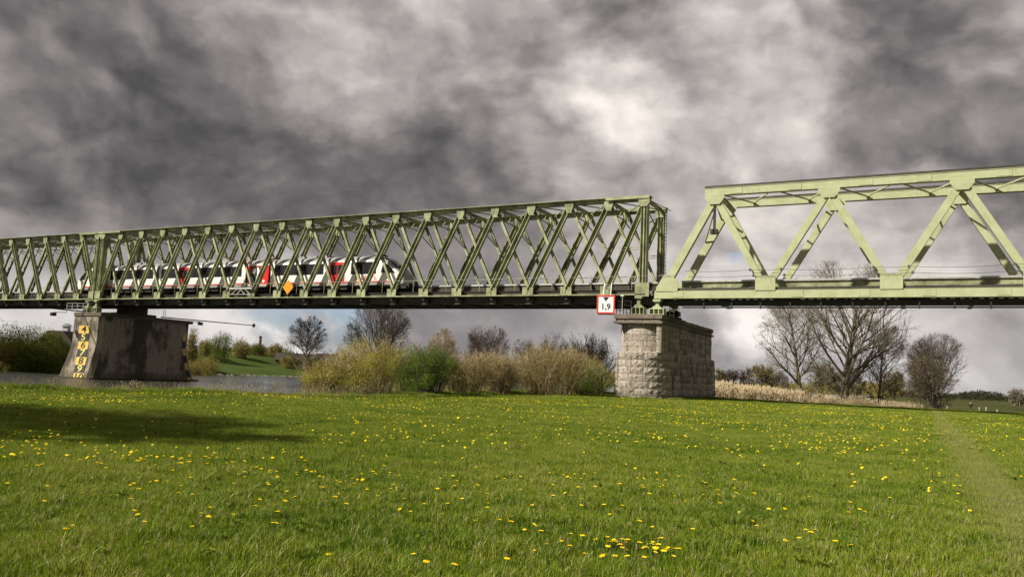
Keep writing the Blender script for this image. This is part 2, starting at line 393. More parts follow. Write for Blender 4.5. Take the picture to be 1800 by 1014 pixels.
# ------------------------------------------------------------------ grass
def blades(seed, size, count, h, w, segs=2, flop=.5):
    g = np.random.default_rng(seed); p = g.uniform(-size / 2, size / 2, (count, 2))
    hh = h * g.uniform(.45, 1.15, count); a = g.uniform(0, 2 * math.pi, count); la = g.uniform(0, 2 * math.pi, count)
    ln = hh * g.uniform(.1, 1.0, count) * flop; ww = w * g.uniform(.6, 1.3, count) / 2
    bx, by = np.cos(a) * ww, np.sin(a) * ww; lx, ly = np.cos(la) * ln, np.sin(la) * ln
    z0 = np.full(count, -.03)
    if segs == 1:
        V = np.stack([np.stack([p[:, 0] - bx, p[:, 1] - by, z0], 1), np.stack([p[:, 0] + bx, p[:, 1] + by, z0], 1), np.stack([p[:, 0] + lx, p[:, 1] + ly, hh], 1)], 1).reshape(-1, 3)
        Fc = np.arange(count * 3).reshape(-1, 3); return V, Fc
    m = .55
    V = np.stack([np.stack([p[:, 0] - bx, p[:, 1] - by, z0], 1), np.stack([p[:, 0] + bx, p[:, 1] + by, z0], 1),
                  np.stack([p[:, 0] + lx * .28 - bx * .8, p[:, 1] + ly * .28 - by * .8, hh * m], 1), np.stack([p[:, 0] + lx * .28 + bx * .8, p[:, 1] + ly * .28 + by * .8, hh * m], 1),
                  np.stack([p[:, 0] + lx, p[:, 1] + ly, hh * .92], 1)], 1).reshape(-1, 3)
    i = np.arange(count) * 5
    Fc = np.concatenate([np.stack([i, i + 1, i + 3], 1), np.stack([i, i + 3, i + 2], 1), np.stack([i + 2, i + 3, i + 4], 1)]); return V, Fc
# grass material: blade colour varies by place, dark rich tufts and yellower thin places
m_ = bpy.data.materials.new('grass_blade'); m_.use_nodes = True; t = NT(m_.node_tree); t.n.clear()
geo = t.a('ShaderNodeNewGeometry').outputs['Position']
big = t.noise(geo, .22, 4, .6); mid = t.noise(geo, 1.3, 4, .65)
rndb = t.a('ShaderNodeTexWhiteNoise', {0: t.v('SNAP', geo, (.035, .035, 5))}).outputs['Value']
f = t.m('ADD', t.m('MULTIPLY', big, .45), t.m('ADD', t.m('MULTIPLY', mid, .45), t.m('MULTIPLY', rndb, .22)))
c = t.ramp(f, [(.36, (.048, .098, .008)), (.47, (.120, .195, .013)), (.60, (.225, .285, .026)), (.78, (.38, .37, .10))])
c = t.mix(t.sstep(rndb, .90, .94), c, (.40, .36, .17))
# trodden path: thin and yellow
sx = t.a('ShaderNodeSeparateXYZ', {0: geo})
pw = t.m('ABSOLUTE', t.m('SUBTRACT', sx.outputs[0], t.m('ADD', 1.0, t.m('MULTIPLY', t.noise(geo, .12, 2), .3))))
c = t.mix(t.m('MULTIPLY', t.m('SUBTRACT', 1.0, t.sstep(pw, .12, .75)), .60), c, (.30, .30, .10))
df = t.a('ShaderNodeBsdfDiffuse', {'Color': c}); tr = t.a('ShaderNodeBsdfTranslucent', {'Color': c})
gl = t.a('ShaderNodeBsdfGlossy', {'Color': (.8, .85, .6, 1), 'Roughness': .42})
ms = t.a('ShaderNodeMixShader', {0: .32, 1: df.outputs[0], 2: tr.outputs[0]}); ms2 = t.a('ShaderNodeMixShader', {0: .02, 1: ms.outputs[0], 2: gl.outputs[0]})
o_ = t.a('ShaderNodeOutputMaterial'); t.l.new(ms2.outputs[0], o_.inputs[0]); M['grass_blade'] = m_

def scatter(name, variants, pts, props):
    """pts: (x,y,z,rot,scale); geometry nodes put one of the variant meshes on each point"""
    c = bpy.data.collections.new(name + '_sources')
    for i, me in enumerate(variants):
        o = bpy.data.objects.new(name + '_source', me); c.objects.link(o)
    pts = np.array(pts, dtype=np.float32)
    me = bpy.data.meshes.new(name); me.vertices.add(len(pts)); me.vertices.foreach_set('co', pts[:, :3].ravel())
    for an, k in (('rz', 3), ('sc', 4)):
        at = me.attributes.new(an, 'FLOAT', 'POINT'); at.data.foreach_set('value', pts[:, k])
    o = ob(name, me, None, **props)
    g = bpy.data.node_groups.new(name, 'GeometryNodeTree')
    g.interface.new_socket('Geometry', in_out='INPUT', socket_type='NodeSocketGeometry'); g.interface.new_socket('Geometry', in_out='OUTPUT', socket_type='NodeSocketGeometry')
    N, L = g.nodes, g.links
    gi = N.new('NodeGroupInput'); go = N.new('NodeGroupOutput')
    ci = N.new('GeometryNodeCollectionInfo'); ci.inputs['Collection'].default_value = c; ci.inputs['Separate Children'].default_value = True; ci.inputs['Reset Children'].default_value = True
    ip = N.new('GeometryNodeInstanceOnPoints'); ip.inputs['Pick Instance'].default_value = True
    a1 = N.new('GeometryNodeInputNamedAttribute'); a1.data_type = 'FLOAT'; a1.inputs[0].default_value = 'rz'
    a2 = N.new('GeometryNodeInputNamedAttribute'); a2.data_type = 'FLOAT'; a2.inputs[0].default_value = 'sc'
    cx = N.new('ShaderNodeCombineXYZ'); L.new(a1.outputs['Attribute'], cx.inputs[2])
    er = N.new('FunctionNodeEulerToRotation'); L.new(cx.outputs[0], er.inputs[0])
    L.new(gi.outputs[0], ip.inputs['Points']); L.new(ci.outputs[0], ip.inputs['Instance']); L.new(er.outputs[0], ip.inputs['Rotation']); L.new(a2.outputs['Attribute'], ip.inputs['Scale'])
    L.new(ip.outputs[0], go.inputs[0])
    md = o.modifiers.new('scatter', 'NODES'); md.node_group = g
    return o
rng = np.random.default_rng(7)
def inpath(x): return abs(x - 1.1) < .45
def field_pts(rmin, rmax, step, jit, smin, smax):
    P = []
    n_ = int(rmax / step) + 2
    for i in range(-n_, n_):
        for j in range(0, n_ + 4):
            x = i * step + rng.uniform(-jit, jit); y = j * step + rng.uniform(-jit, jit); dd = math.hypot(x, y)
            if not (rmin <= dd < rmax): continue
            a = math.degrees(math.atan2(x, y))
            if a < -66 - 60 / max(dd, 2) or a > 13 + 60 / max(dd, 2): continue
            if x < bankx(y) - .6: continue
            if -23.8 < x < -18.8 and 64.2 < y < 84: continue
            tuft = .75 + .75 * mn.noise(Vector((x * .45, y * .45, 9)))
            s = rng.uniform(smin, smax) * (.8 + .35 * max(0, tuft))
            if inpath(x) and y < 55: s *= .7
            P.append((x, y, ground(x, y), rng.uniform(0, 6.28), s))
    return P
near_v = [npmesh('grass_near', *blades(i, .55, 760, .068, .0055), 'grass_blade') for i in range(4)]
near_v += [npmesh('grass_tuft', *blades(9, .40, 560, .13, .006, flop=.9), 'grass_blade')]
mid_v = [npmesh('grass_mid', *blades(20 + i, 1.1, 1500, .066, .011, 1), 'grass_blade') for i in range(4)]
far_v = [npmesh('grass_far', *blades(30 + i, 2.2, 2200, .062, .026, 1), 'grass_blade') for i in range(3)]
scatter('grass', near_v, field_pts(3, 13, .30, .16, .75, 1.2), dict(kind='stuff'))
scatter('grass', mid_v, field_pts(12.5, 30, .75, .35, .8, 1.2), dict(kind='stuff'))
scatter('grass', far_v, field_pts(29, 90, 1.5, .7, .8, 1.15), dict(kind='stuff'))

def rosette(seed):
    g = random.Random(seed); V, Fc = [], []
    for k in range(11):
        a = k * 2.4 + g.uniform(-.3, .3); L = g.uniform(.03, .065); w = L * .22; c_, s_ = math.cos(a), math.sin(a); q = len(V); z = g.uniform(.015, .05)
        V += [(0, 0, .0), (c_ * L * .55 - s_ * w, s_ * L * .55 + c_ * w, z), (c_ * L * .55 + s_ * w, s_ * L * .55 - c_ * w, z), (c_ * L, s_ * L, z * .7)]; Fc += [(q, q + 2, q + 1), (q + 1, q + 2, q + 3)]
    return npmesh('rosette', V, Fc, 'weed_leaf')
leafmat('weed_leaf', (.075, .125, .012), (.17, .22, .03), .25)
P = []
for k in range(900):
    dd = 4 + 26 * rng.random() ** .7; a_ = R(rng.uniform(-62, 8)); x, y = dd * math.sin(a_), dd * math.cos(a_)
    if x > bankx(y) and not inpath(x) and mn.noise(Vector((x * .5, y * .5, 44))) > -.1: P.append((x, y, ground(x, y) + .03, rng.uniform(0, 6.28), rng.uniform(.7, 1.5)))
scatter('broadleaf_weeds', [rosette(i) for i in range(4)], P, dict(kind='stuff'))
# taller weeds and dry seed stems along the river edge
def weeds(seed, size, count, h, w, mname):
    g = random.Random(seed); V, Fc = [], []
    for k in range(count):
        x, y = g.uniform(-size, size), g.uniform(-size, size); hh = h * g.uniform(.5, 1.1); lx, ly = g.gauss(0, .12) * hh, g.gauss(0, .12) * hh; a = g.uniform(0, 3.14); q = len(V)
        dx, dy = math.cos(a) * w / 2, math.sin(a) * w / 2
        V += [(x - dx, y - dy, -.05), (x + dx, y + dy, -.05), (x + lx, y + ly, hh)]; Fc.append((q, q + 1, q + 2))
        if g.random() < .7:
            s = .028; zt = hh * .82
            for _ in range(3):
                q = len(V); ox, oy, oz = g.gauss(0, s), g.gauss(0, s), g.uniform(-.07, .12); cx, cy, cz = x + lx * .9 + ox, y + ly * .9 + oy, zt + oz
                V += [(cx - s, cy, cz - s), (cx + s, cy + s, cz), (cx, cy, cz + s * 2.2)]; Fc.append((q, q + 1, q + 2))
    return npmesh('weeds', V, Fc, mname)
wv_ = [weeds(i, .5, 26, 1.0, .012, 'seed_head') for i in range(3)]
P = []
for k in range(120):
    y = rng.uniform(20, 37) if rng.random() < .8 else rng.uniform(37, 62); x = bankx(y) + rng.uniform(-.6, 1.6)
    if rng.random() < .25: x += rng.uniform(0, 1)
    P.append((x, y, ground(x, y), rng.uniform(0, 6.28), rng.uniform(.4, .85) * (1.1 if 29 < y < 37 else .75)))
scatter('dry_weeds', wv_, P, dict(kind='stuff'))
gv_ = [npmesh('tall_grass', *blades(60 + i, .9, 500, .30, .016, 2, .6), 'grass_blade') for i in range(3)]
P = []
for k in range(330):
    y = rng.uniform(18, 70); x = bankx(y) + rng.uniform(-1.2, 2.0); P.append((x, y, ground(x, y), rng.uniform(0, 6.28), rng.uniform(.5, 1.1)))
for k in range(60):
    y = rng.uniform(33, 64); x = bankx(y) + rng.uniform(1.2, 3.0); P.append((x, y, ground(x, y), rng.uniform(0, 6.28), rng.uniform(.5, .9)))
for k in range(70):
    u = rng.uniform(0, 1); x, y = (rng.uniform(-24, -18.4), 64.0 + rng.uniform(-.5, .2)) if u < .35 else (-18.3 + rng.uniform(-.1, .5), rng.uniform(64, 84)); P.append((x, y, ground(x, y), rng.uniform(0, 6.28), rng.uniform(.35, .75)))
scatter('bank_grass', gv_, P, dict(kind='stuff'))
# reed bed right of the stone pier
def reed(seed):
    g = random.Random(seed); V, Fc = [], []
    for k in range(110):
        x, y = g.uniform(-1.2, 1.2), g.uniform(-.8, .8); hh = 1.65 * g.uniform(.5, 1.12); lx, ly = g.gauss(.05, .09) * hh, g.gauss(0, .08) * hh; a = g.uniform(0, 3.14); q = len(V); w = .022
        dx, dy = math.cos(a) * w, math.sin(a) * w
        V += [(x - dx, y - dy, -.1), (x + dx, y + dy, -.1), (x + lx, y + ly, hh)]; Fc.append((q, q + 1, q + 2)); q = len(V)
        V += [(x + lx * .8 - .035, y + ly, hh * .84), (x + lx + .035, y + ly, hh * .88), (x + lx * 1.2, y + ly * 1.1, hh * 1.06)]; Fc.append((q, q + 1, q + 2))
        for _ in range(2):
            q = len(V); z = hh * g.uniform(.2, .8); e = g.uniform(.15, .4); b2 = g.uniform(0, 6.28)
            V += [(x, y, z), (x, y, z + .05), (x + math.cos(b2) * e, y + math.sin(b2) * e, z + e * .6)]; Fc.append((q, q + 1, q + 2))
    return npmesh('reed', V, Fc, 'reed_straw')
P = []
for k in range(720):
    px = rng.uniform(1235, 1610); u = (px - 1240) / 370; dist = 100 + 14 * u + rng.uniform(0, 16 + 10 * u)
    x, y = bearing(px, dist); P.append((x, y, ground(x, y) , rng.uniform(-.4, .4), rng.uniform(.68, 1.28) * (1.10 - .33 * max(0, u))))
scatter('reeds', [reed(i) for i in range(4)], P, dict(kind='stuff'))

# ------------------------------------------------------------------ dandelions
def dandelion(seed):
    g = random.Random(seed); V, Fc, mi = [], [], []
    h = g.uniform(.05, .09); r = g.uniform(.020, .026); nn = 9; tilt = Vector((g.gauss(0, .22), g.gauss(0, .22), 1)).normalized()
    X = tilt.orthogonal().normalized(); Y_ = tilt.cross(X); c0 = Vector((g.gauss(0, .01), g.gauss(0, .01), h))
    V.append(tuple(c0 + tilt * .010))
    for k in range(nn * 2):
        a = math.pi * k / nn; rr = r * (1.0 if k % 2 else .80); V.append(tuple(c0 + (X * math.cos(a) + Y_ * math.sin(a)) * rr + tilt * (.004 if k % 2 else -.001)))
    V.append(tuple(c0 - tilt * .010)); e = len(V) - 1
    for k in range(nn * 2):
        k2 = (k + 1) % (nn * 2); Fc.append((0, 1 + k, 1 + k2)); mi.append(0); Fc.append((e, 1 + k2, 1 + k)); mi.append(1)
    q = len(V)
    for z, s in ((-.03, .0028), (h - .004, .0022)):
        for k in range(3): V.append((c0.x * (z > 0) + s * math.cos(2.09 * k), c0.y * (z > 0) + s * math.sin(2.09 * k), z))
    for k in range(3): k2 = (k + 1) % 3; Fc.append((q + k, q + k2, q + 3 + k2, q + 3 + k)); mi.append(1)
    me = mesh('dandelion', V, Fc, ['petal', 'stem_green']); me.polygons.foreach_set('material_index', mi); return me
leafmat('petal', (.88, .63, .015), (.96, .77, .04), .25); mat('stem_green', (.10, .16, .03), .8)
dmesh = [dandelion(i) for i in range(8)]
rd = random.Random(12); spots = []
def dens(x, y):
    v = mn.noise(Vector((x * .22, y * .22, 21))) + .55 * mn.noise(Vector((x * .9, y * .9, 33)))
    return max(0.0, v + .12)
while len(spots) < 3200:
    dd = 5.5 + 62 * rd.random() ** .55; a = R(rd.uniform(-60.5, 7)); x, y = dd * math.sin(a), dd * math.cos(a)
    if x < bankx(y) + 1.5 or inpath(x): continue
    k = dens(x, y)
    if x < -8 and 8.5 < y and dd > 12 and dd < 32 and a < R(-40): k *= .12
    if dd < 9: k *= .5
    if rd.random() < k * 1.2 + .07: spots.append((x, y))
def cluster(cx, cy, sx_, sy_, k):
    for _ in range(k): spots.append((rd.gauss(cx, sx_), rd.gauss(cy, sy_)))
cluster(-2.50, 7.15, .36, .22, 26); cluster(-2.12, 7.30, .16, .10, 16); cluster(-1.1, 54, 2.4, 2.2, 130); cluster(-17, 44, 4.5, 3.5, 190); cluster(-9.5, 56, 4, 3, 170); cluster(-12, 8.6, 3.5, .9, 90); cluster(-7, 7.5, 3.0, 1.6, 60); cluster(-11, 9.0, 2.0, .5, 40); cluster(-7.5, 9.3, 2.5, .8, 50)
cluster(4.0, 45, 1.5, 3, 70); cluster(-.5, 36, 1.2, 3, 45); cluster(-6.5, 34, 1.6, 2, 50); cluster(-2.2, 22, .8, 1.4, 40)
for k in ((-.75, 8.5), (-.6, 8.45), (-6.6, 4.6), (-6.2, 5.8), (-4.3, 5.3), (-9.2, 6.1), (-9.6, 5.9), (-1.0, 9.2)): spots.append(k)
def inframe(x, y):
    v = Vector((x, y, .05 - ZC)); w = v.dot(fw)
    return w > 0 and abs(v.dot(rt) / w) < 900 / F and -v.dot(up) / w < 507 / F
spots = [q for q in spots if math.hypot(*q) > 4 and not (-24.5 < q[0] < -18 and q[1] > 63)]
spots.sort(key=lambda q: (not inframe(*q), math.hypot(*q)))
gd = {}
for k, (x, y) in enumerate(spots[:300]):
    o = thing('dandelion', 'yellow dandelion flower standing in the short meadow grass', 'flower', (x, y, ground(x, y) + .01), rd.uniform(0, 6.28), 'dandelions in the meadow', dmesh[k % 8])
    s = rd.uniform(.85, 1.25); o.scale = (s, s, s)
V, Fc, mi = [], [], []
for (x, y) in spots[300:]:
    z = ground(x, y) + .075; r = rd.uniform(.021, .033); q = len(V); tx, ty = rd.gauss(0, .3), rd.gauss(-.1, .3)
    V.append((x, y, z + .012))
    for j in range(6):
        a = j * math.pi / 3; V.append((x + r * math.cos(a), y + r * math.sin(a), z - r * (math.cos(a) * tx + math.sin(a) * ty)))
    for j in range(6): Fc.append((q, q + 1 + j, q + 1 + (j + 1) % 6))
ob('dandelions', npmesh('dandelions', V, Fc, 'petal'), kind='stuff')

# ------------------------------------------------------------------ lattice span (riveted, older)
YN, YF = 65.6, 70.6           # the two truss planes
ZB, ZT = 9.0, 17.5
OG, DS = 'old_green_paint', 'dark_steel'
def lattice_span(x0, nodes, label, flip=False):
    """nodes: positions of panel points from left end, local x"""
    Lg = nodes[-1]
    root = thing('lattice_truss_span', label, 'bridge span', (x0, 0, 0))
    # shared piece meshes
    key = 'k'
    panel = nodes[2] - nodes[1]; zb, zt = ZB + .35, ZT - .35
    def diag_me(L, kind):
        mb = MB()
        if kind == 'c':      # channel member: web set back between two flanges
            mb.box(-.205, .205, .24, .265, 0, L); mb.box(-.235, -.205, .02, .34, 0, L); mb.box(.205, .235, .02, .34, 0, L)
            mb.box(-.235, -.175, 0, .02, 0, L); mb.box(.165, .235, 0, .02, 0, L)
            for k in range(1, 12): mb.box(.12, .203, .20, .238, L * k / 12 - .05, L * k / 12 + .05)
        else:                # pair of flat bars with lacing
            mb.box(-.12, .12, .36, .40, 0, L); mb.box(-.12, .12, .60, .63, 0, L); mb.box(-.02, .02, .40, .60, 0, L)
            for k in range(0, 16):
                mb.bar((-.09, .50, L * k / 16), (.09, .50, L * (k + 1) / 16), .05, .12, (0, 1, 0))
        return mb.me('diagonal', OG)
    dm = {}
    def diag(xa, za, xb, zb_, y, kind):
        L = math.hypot(xb - xa, zb_ - za); k = (round(L, 1), kind)
        if k not in dm: dm[k] = diag_me(L, kind)
        m_ = aim((xa, y, za), (xb, y, zb_)); ob('diagonal', dm[k], root, mw=m_)
    # gussets with rivet heads
    def rivets(mb, x0_, x1_, z0_, z1_, nx, nz, y):
        for i in range(nx):
            for j in range(nz):
                x = x0_ + (x1_ - x0_) * i / max(1, nx - 1); z = z0_ + (z1_ - z0_) * j / max(1, nz - 1); s = .026; q = len(mb.v)
                mb.v += [(x - s, y, z), (x, y, z - s), (x + s, y, z), (x, y, z + s), (x, y - .03, z)]
                mb.f += [(q, q + 1, q + 4), (q + 1, q + 2, q + 4), (q + 2, q + 3, q + 4), (q + 3, q, q + 4)]; mb.mi += [0] * 4
    g1 = MB(); g1.box(-.56, -.06, -.04, -.01, -.12, .72); g1.box(.14, .52, -.04, -.01, -.12, .66); rivets(g1, -.5, -.14, -.05, .65, 4, 5, -.04); rivets(g1, .2, .46, -.05, .6, 3, 4, -.04)
    g1.box(-.54, .50, .0, .02, -.10, .42)
    bot = g1.me('gusset_plate', OG)
    g2 = MB(); g2.prism([(-.42, .3), (-.42, -.15), (-.22, -.75), (.22, -.75), (.42, -.15), (.42, .3)], -.04, -.01); rivets(g2, -.34, .34, -.1, .2, 6, 2, -.04); rivets(g2, -.18, .18, -.65, -.2, 3, 4, -.04)
    top = g2.me('gusset_plate', OG)
    for Y0, tag_ in ((YN, 0), (YF, 1)):
        for i in range(len(nodes) - 1):
            a, b = nodes[i], nodes[i + 1]
            if flip: diag(b, zb, a, zt, Y0, 'c'); diag(a, zb, b, zt, Y0, 't')
            else: diag(a, zb, b, zt, Y0, 'c'); diag(b, zb, a, zt, Y0, 't')
        for i in range(1, len(nodes) - 1):
            ob('gusset_plate', bot, root, (nodes[i], Y0, ZB)); ob('gusset_plate', top, root, (nodes[i], Y0, ZT - .3))
        # end posts
        for xx in (0.0, Lg):
            mb = MB(); mb.box(xx - .28, xx + .28, Y0 + .02, Y0 + .06, ZB + .0, ZT - .1); mb.box(xx - .28, xx - .24, Y0 - .16, Y0 + .5, ZB, ZT - .1); mb.box(xx + .24, xx + .28, Y0 - .16, Y0 + .5, ZB, ZT - .1); mb.box(xx - .05, xx + .05, Y0 - .14, Y0 + .02, ZB, ZT - .1)
            ob('end_post', mb.me('end_post', OG), root)
            mb = MB(); mb.box(xx - .62, xx + .62, Y0 - .22, Y0 - .18, ZB - .25, ZB + .95); rivets(mb, xx - .55, xx + .55, ZB - .15, ZB + .85, 6, 5, Y0 - .22); ob('gusset_plate', mb.me('gusset_plate', OG), root)
            mb = MB(); mb.prism([(xx - .5, ZT), (xx - .5, ZT - .55), (xx - .25, ZT - .9), (xx + .25, ZT - .9), (xx + .5, ZT - .55), (xx + .5, ZT)], Y0 - .22, Y0 - .18); rivets(mb, xx - .42, xx + .42, ZT - .5, ZT - .1, 6, 2, Y0 - .22); ob('gusset_plate', mb.me('gusset_plate', OG), root)
        # chords
        mb = MB(); mb.box(-.5, Lg + .5, Y0 - .26, Y0 + .75, ZT, ZT + .05); mb.box(-.45, Lg + .45, Y0 + .16, Y0 + .20, ZT - .36, ZT - .003); mb.box(-.45, Lg + .45, Y0 + .44, Y0 + .48, ZT - .34, ZT - .003)
        mb.box(-.5, nodes[1] + 0.2, Y0 - .30, Y0 - .262, ZT - .20, ZT + .06); mb.box(nodes[-2] - .2, Lg + .5, Y0 - .30, Y0 - .262, ZT - .20, ZT + .06)
        ob('top_chord', mb.me('top_chord', OG), root)
        mb = MB(); mb.box(-.3, Lg + .3, Y0 - .22, Y0 + .7, ZB - .12, ZB - .02); ob('bottom_chord', mb.me('bottom_chord', OG), root)
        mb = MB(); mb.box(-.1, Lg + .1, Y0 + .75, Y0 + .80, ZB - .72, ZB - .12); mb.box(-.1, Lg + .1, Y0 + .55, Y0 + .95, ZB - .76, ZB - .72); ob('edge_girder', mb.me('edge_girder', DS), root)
        mb = MB(); mb.box(-.3, Lg + .3, Y0 + .42, Y0 + .46, ZB - .019, ZB + .36); mb.box(-.3, Lg + .3, Y0 + .30, Y0 + .58, ZB + .36, ZB + .39); ob('chord_web', mb.me('chord_web', DS), root)  # web coloured dark to stand for the shaded gap between the gussets
    # floor and bracing, one piece per panel point
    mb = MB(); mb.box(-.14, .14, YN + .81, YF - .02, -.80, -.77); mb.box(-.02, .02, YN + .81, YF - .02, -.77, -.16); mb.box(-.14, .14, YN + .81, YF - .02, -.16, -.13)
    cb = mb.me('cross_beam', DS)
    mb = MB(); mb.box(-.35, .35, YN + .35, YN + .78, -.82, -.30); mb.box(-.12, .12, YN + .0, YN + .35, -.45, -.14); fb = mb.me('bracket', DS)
    mb = MB(); mb.box(-.09, .09, YN + .06, YF + .02, -.33, -.29); mb.box(-.09, .09, YN + .06, YF + .02, -.06, -.02); mb.box(-.02, .02, YN + .06, YF + .02, -.30, -.05); ts = mb.me('top_strut', OG)
    mb = MB(); mb.bar((0, YN + .3, -1.1), (0, YF, -1.1), .08, .08); mb.bar((1.25, YN + .38, -2.9), (.0, YN + 1.7, -1.1), .09, .09); mb.bar((1.25, YF + .36, -2.9), (.0, YF - 1.3, -1.1), .09, .09)
    for k in range(6):
        ya = YN + .4 + k * .78; mb.bar((0, ya, -1.1 if k % 2 else -.33), (0, ya + .78, -.33 if k % 2 else -1.1), .06, .06)
    sf_ = mb.me('sway_frame', OG)
    for i, xx in enumerate(nodes):
        ob('cross_beam', cb, root, (xx, 0, ZB)); ob('bracket', fb, root, (xx, 0, ZB)); ob('top_strut', ts, root, (xx, 0, ZT))
        if i < len(nodes) - 1: ob('sway_frame', sf_, root, (xx, 0, ZT))
    for i in range(len(nodes) - 1):
        a, b = nodes[i], nodes[i + 1]; mb = MB(); mb.bar((a, YN + .3, ZT - .14), (b, YF + .1, ZT - .14), .10, .09); mb.bar((b, YN + .3, ZT - .24), (a, YF + .1, ZT - .24), .10, .09)
        ob('lateral_brace', mb.me('lateral_brace', OG), root)
    track(root, 0, Lg)
    # walkway edge and trough on the far side
    mb = MB(); mb.box(0, Lg, YF - .50, YF - .46, 9.75, 10.40)
    for xx in np.arange(.4, Lg, 1.9): mb.box(xx, xx + .08, YF - .56, YF - .50, 8.9, 10.4)
    ob('walkway_girder', mb.me('walkway_girder', DS), root)
    mb = MB(); mb.box(0, Lg, YF - .62, YF - .36, 10.42, 10.56); ob('cable_trough', mb.me('cable_trough', 'light_metal'), root)
    return root
def track(root, a, b):
    for y in (66.55, 67.35, 68.85):
        pass
    for y in (67.35, 68.85):
        mb = MB(); mb.box(a, b, y - .02, y + .02, 8.45, 9.12); mb.box(a, b, y - .16, y + .16, 9.12, 9.15); mb.box(a, b, y - .16, y + .16, 8.42, 8.45); ob('stringer', mb.me('stringer', DS), root)
        mb = MB(); mb.box(a, b, y - .07, y + .07, 9.345, 9.36); mb.box(a, b, y - .012, y + .012, 9.36, 9.46); mb.box(a, b, y - .035, y + .035, 9.46, 9.51); ob('rail', mb.me('rail', 'rail_steel'), root)
    mb = MB(); rs = random.Random(2)
    for x in np.arange(a + .2, b - .2, .62): mb.box(x, x + .25, 66.75 + rs.uniform(-.04, .04), 69.45 + rs.uniform(-.04, .04), 9.16, 9.343)
    ob('sleepers', mb.me('sleepers', 'sleeper_wood'), root, kind='stuff')
    mb = MB(); mb.box(a, b, YF - 1.1, YF - .5, 9.2, 9.25); mb.box(a, b, 66.25, 66.70, 9.16, 9.21); ob('walkway', mb.me('walkway', DS), root)
NOD1 = [0.0] + [3.25 + 3.82 * k for k in range(18)] + [71.5]
sp1 = lattice_span(-92.6, NOD1, 'pale green riveted lattice truss span carrying the train up to the stone pier')
sp2 = lattice_span(-92.6 - 1.0 - 71.5, NOD1, 'pale green lattice truss span running off the left edge behind the river pier', True)
# expansion joint cover between the two spans on the top chord
# ladder on the far end post and small platform bars (parts of the span)
mb = MB()
for y in (YF - .05, YF + .35): mb.box(71.9, 71.94, y, y + .03, 9.2, 17.3)
for z in np.arange(9.5, 17.3, .33): mb.box(71.9, 71.94, YF - .05, YF + .38, z, z + .03)
ob('ladder', mb.me('ladder', OG), sp1)
mb = MB(); mb.box(69.2, 71.4, YN + .1, YN + .16, 13.05, 13.12); mb.box(69.2, 71.4, YN + .1, YN + .16, 12.85, 12.89); ob('stay_bar', mb.me('stay_bar', OG), sp1)
mb = MB(); mb.box(69.2, 71.4, YF + .1, YF + .16, 13.05, 13.12); mb.box(69.2, 71.4, YF + .1, YF + .16, 12.85, 12.89); ob('stay_bar', mb.me('stay_bar', OG), sp1)
mb = MB(); mb.bar((71.5, YN, 17.4), (72.4, YF, 17.2), .05, .05); mb.bar((71.5, YN + .2, 16.2), (71.9, YF, 17.3), .06, .06); mb.bar((71.5, YF, 14.8), (71.5, YN + .6, 16.6), .08, .08); mb.bar((71.5, YN, 14.9), (71.5, YF - .6, 16.6), .08, .08); ob('portal_brace', mb.me('portal_brace', OG), sp1)
# handrail along the inside of the near truss
for root, lg in ((sp1, 71.5), (sp2, 71.5)):
    mb = MB(); mb.box(0, lg, YN + .70, YN + .73, 10.55, 10.58)
    for xx in np.arange(1.5, lg, 3.82): mb.box(xx, xx + .04, YN + .70, YN + .73, 9.2, 10.58)
    ob('handrail', mb.me('handrail', OG), root)

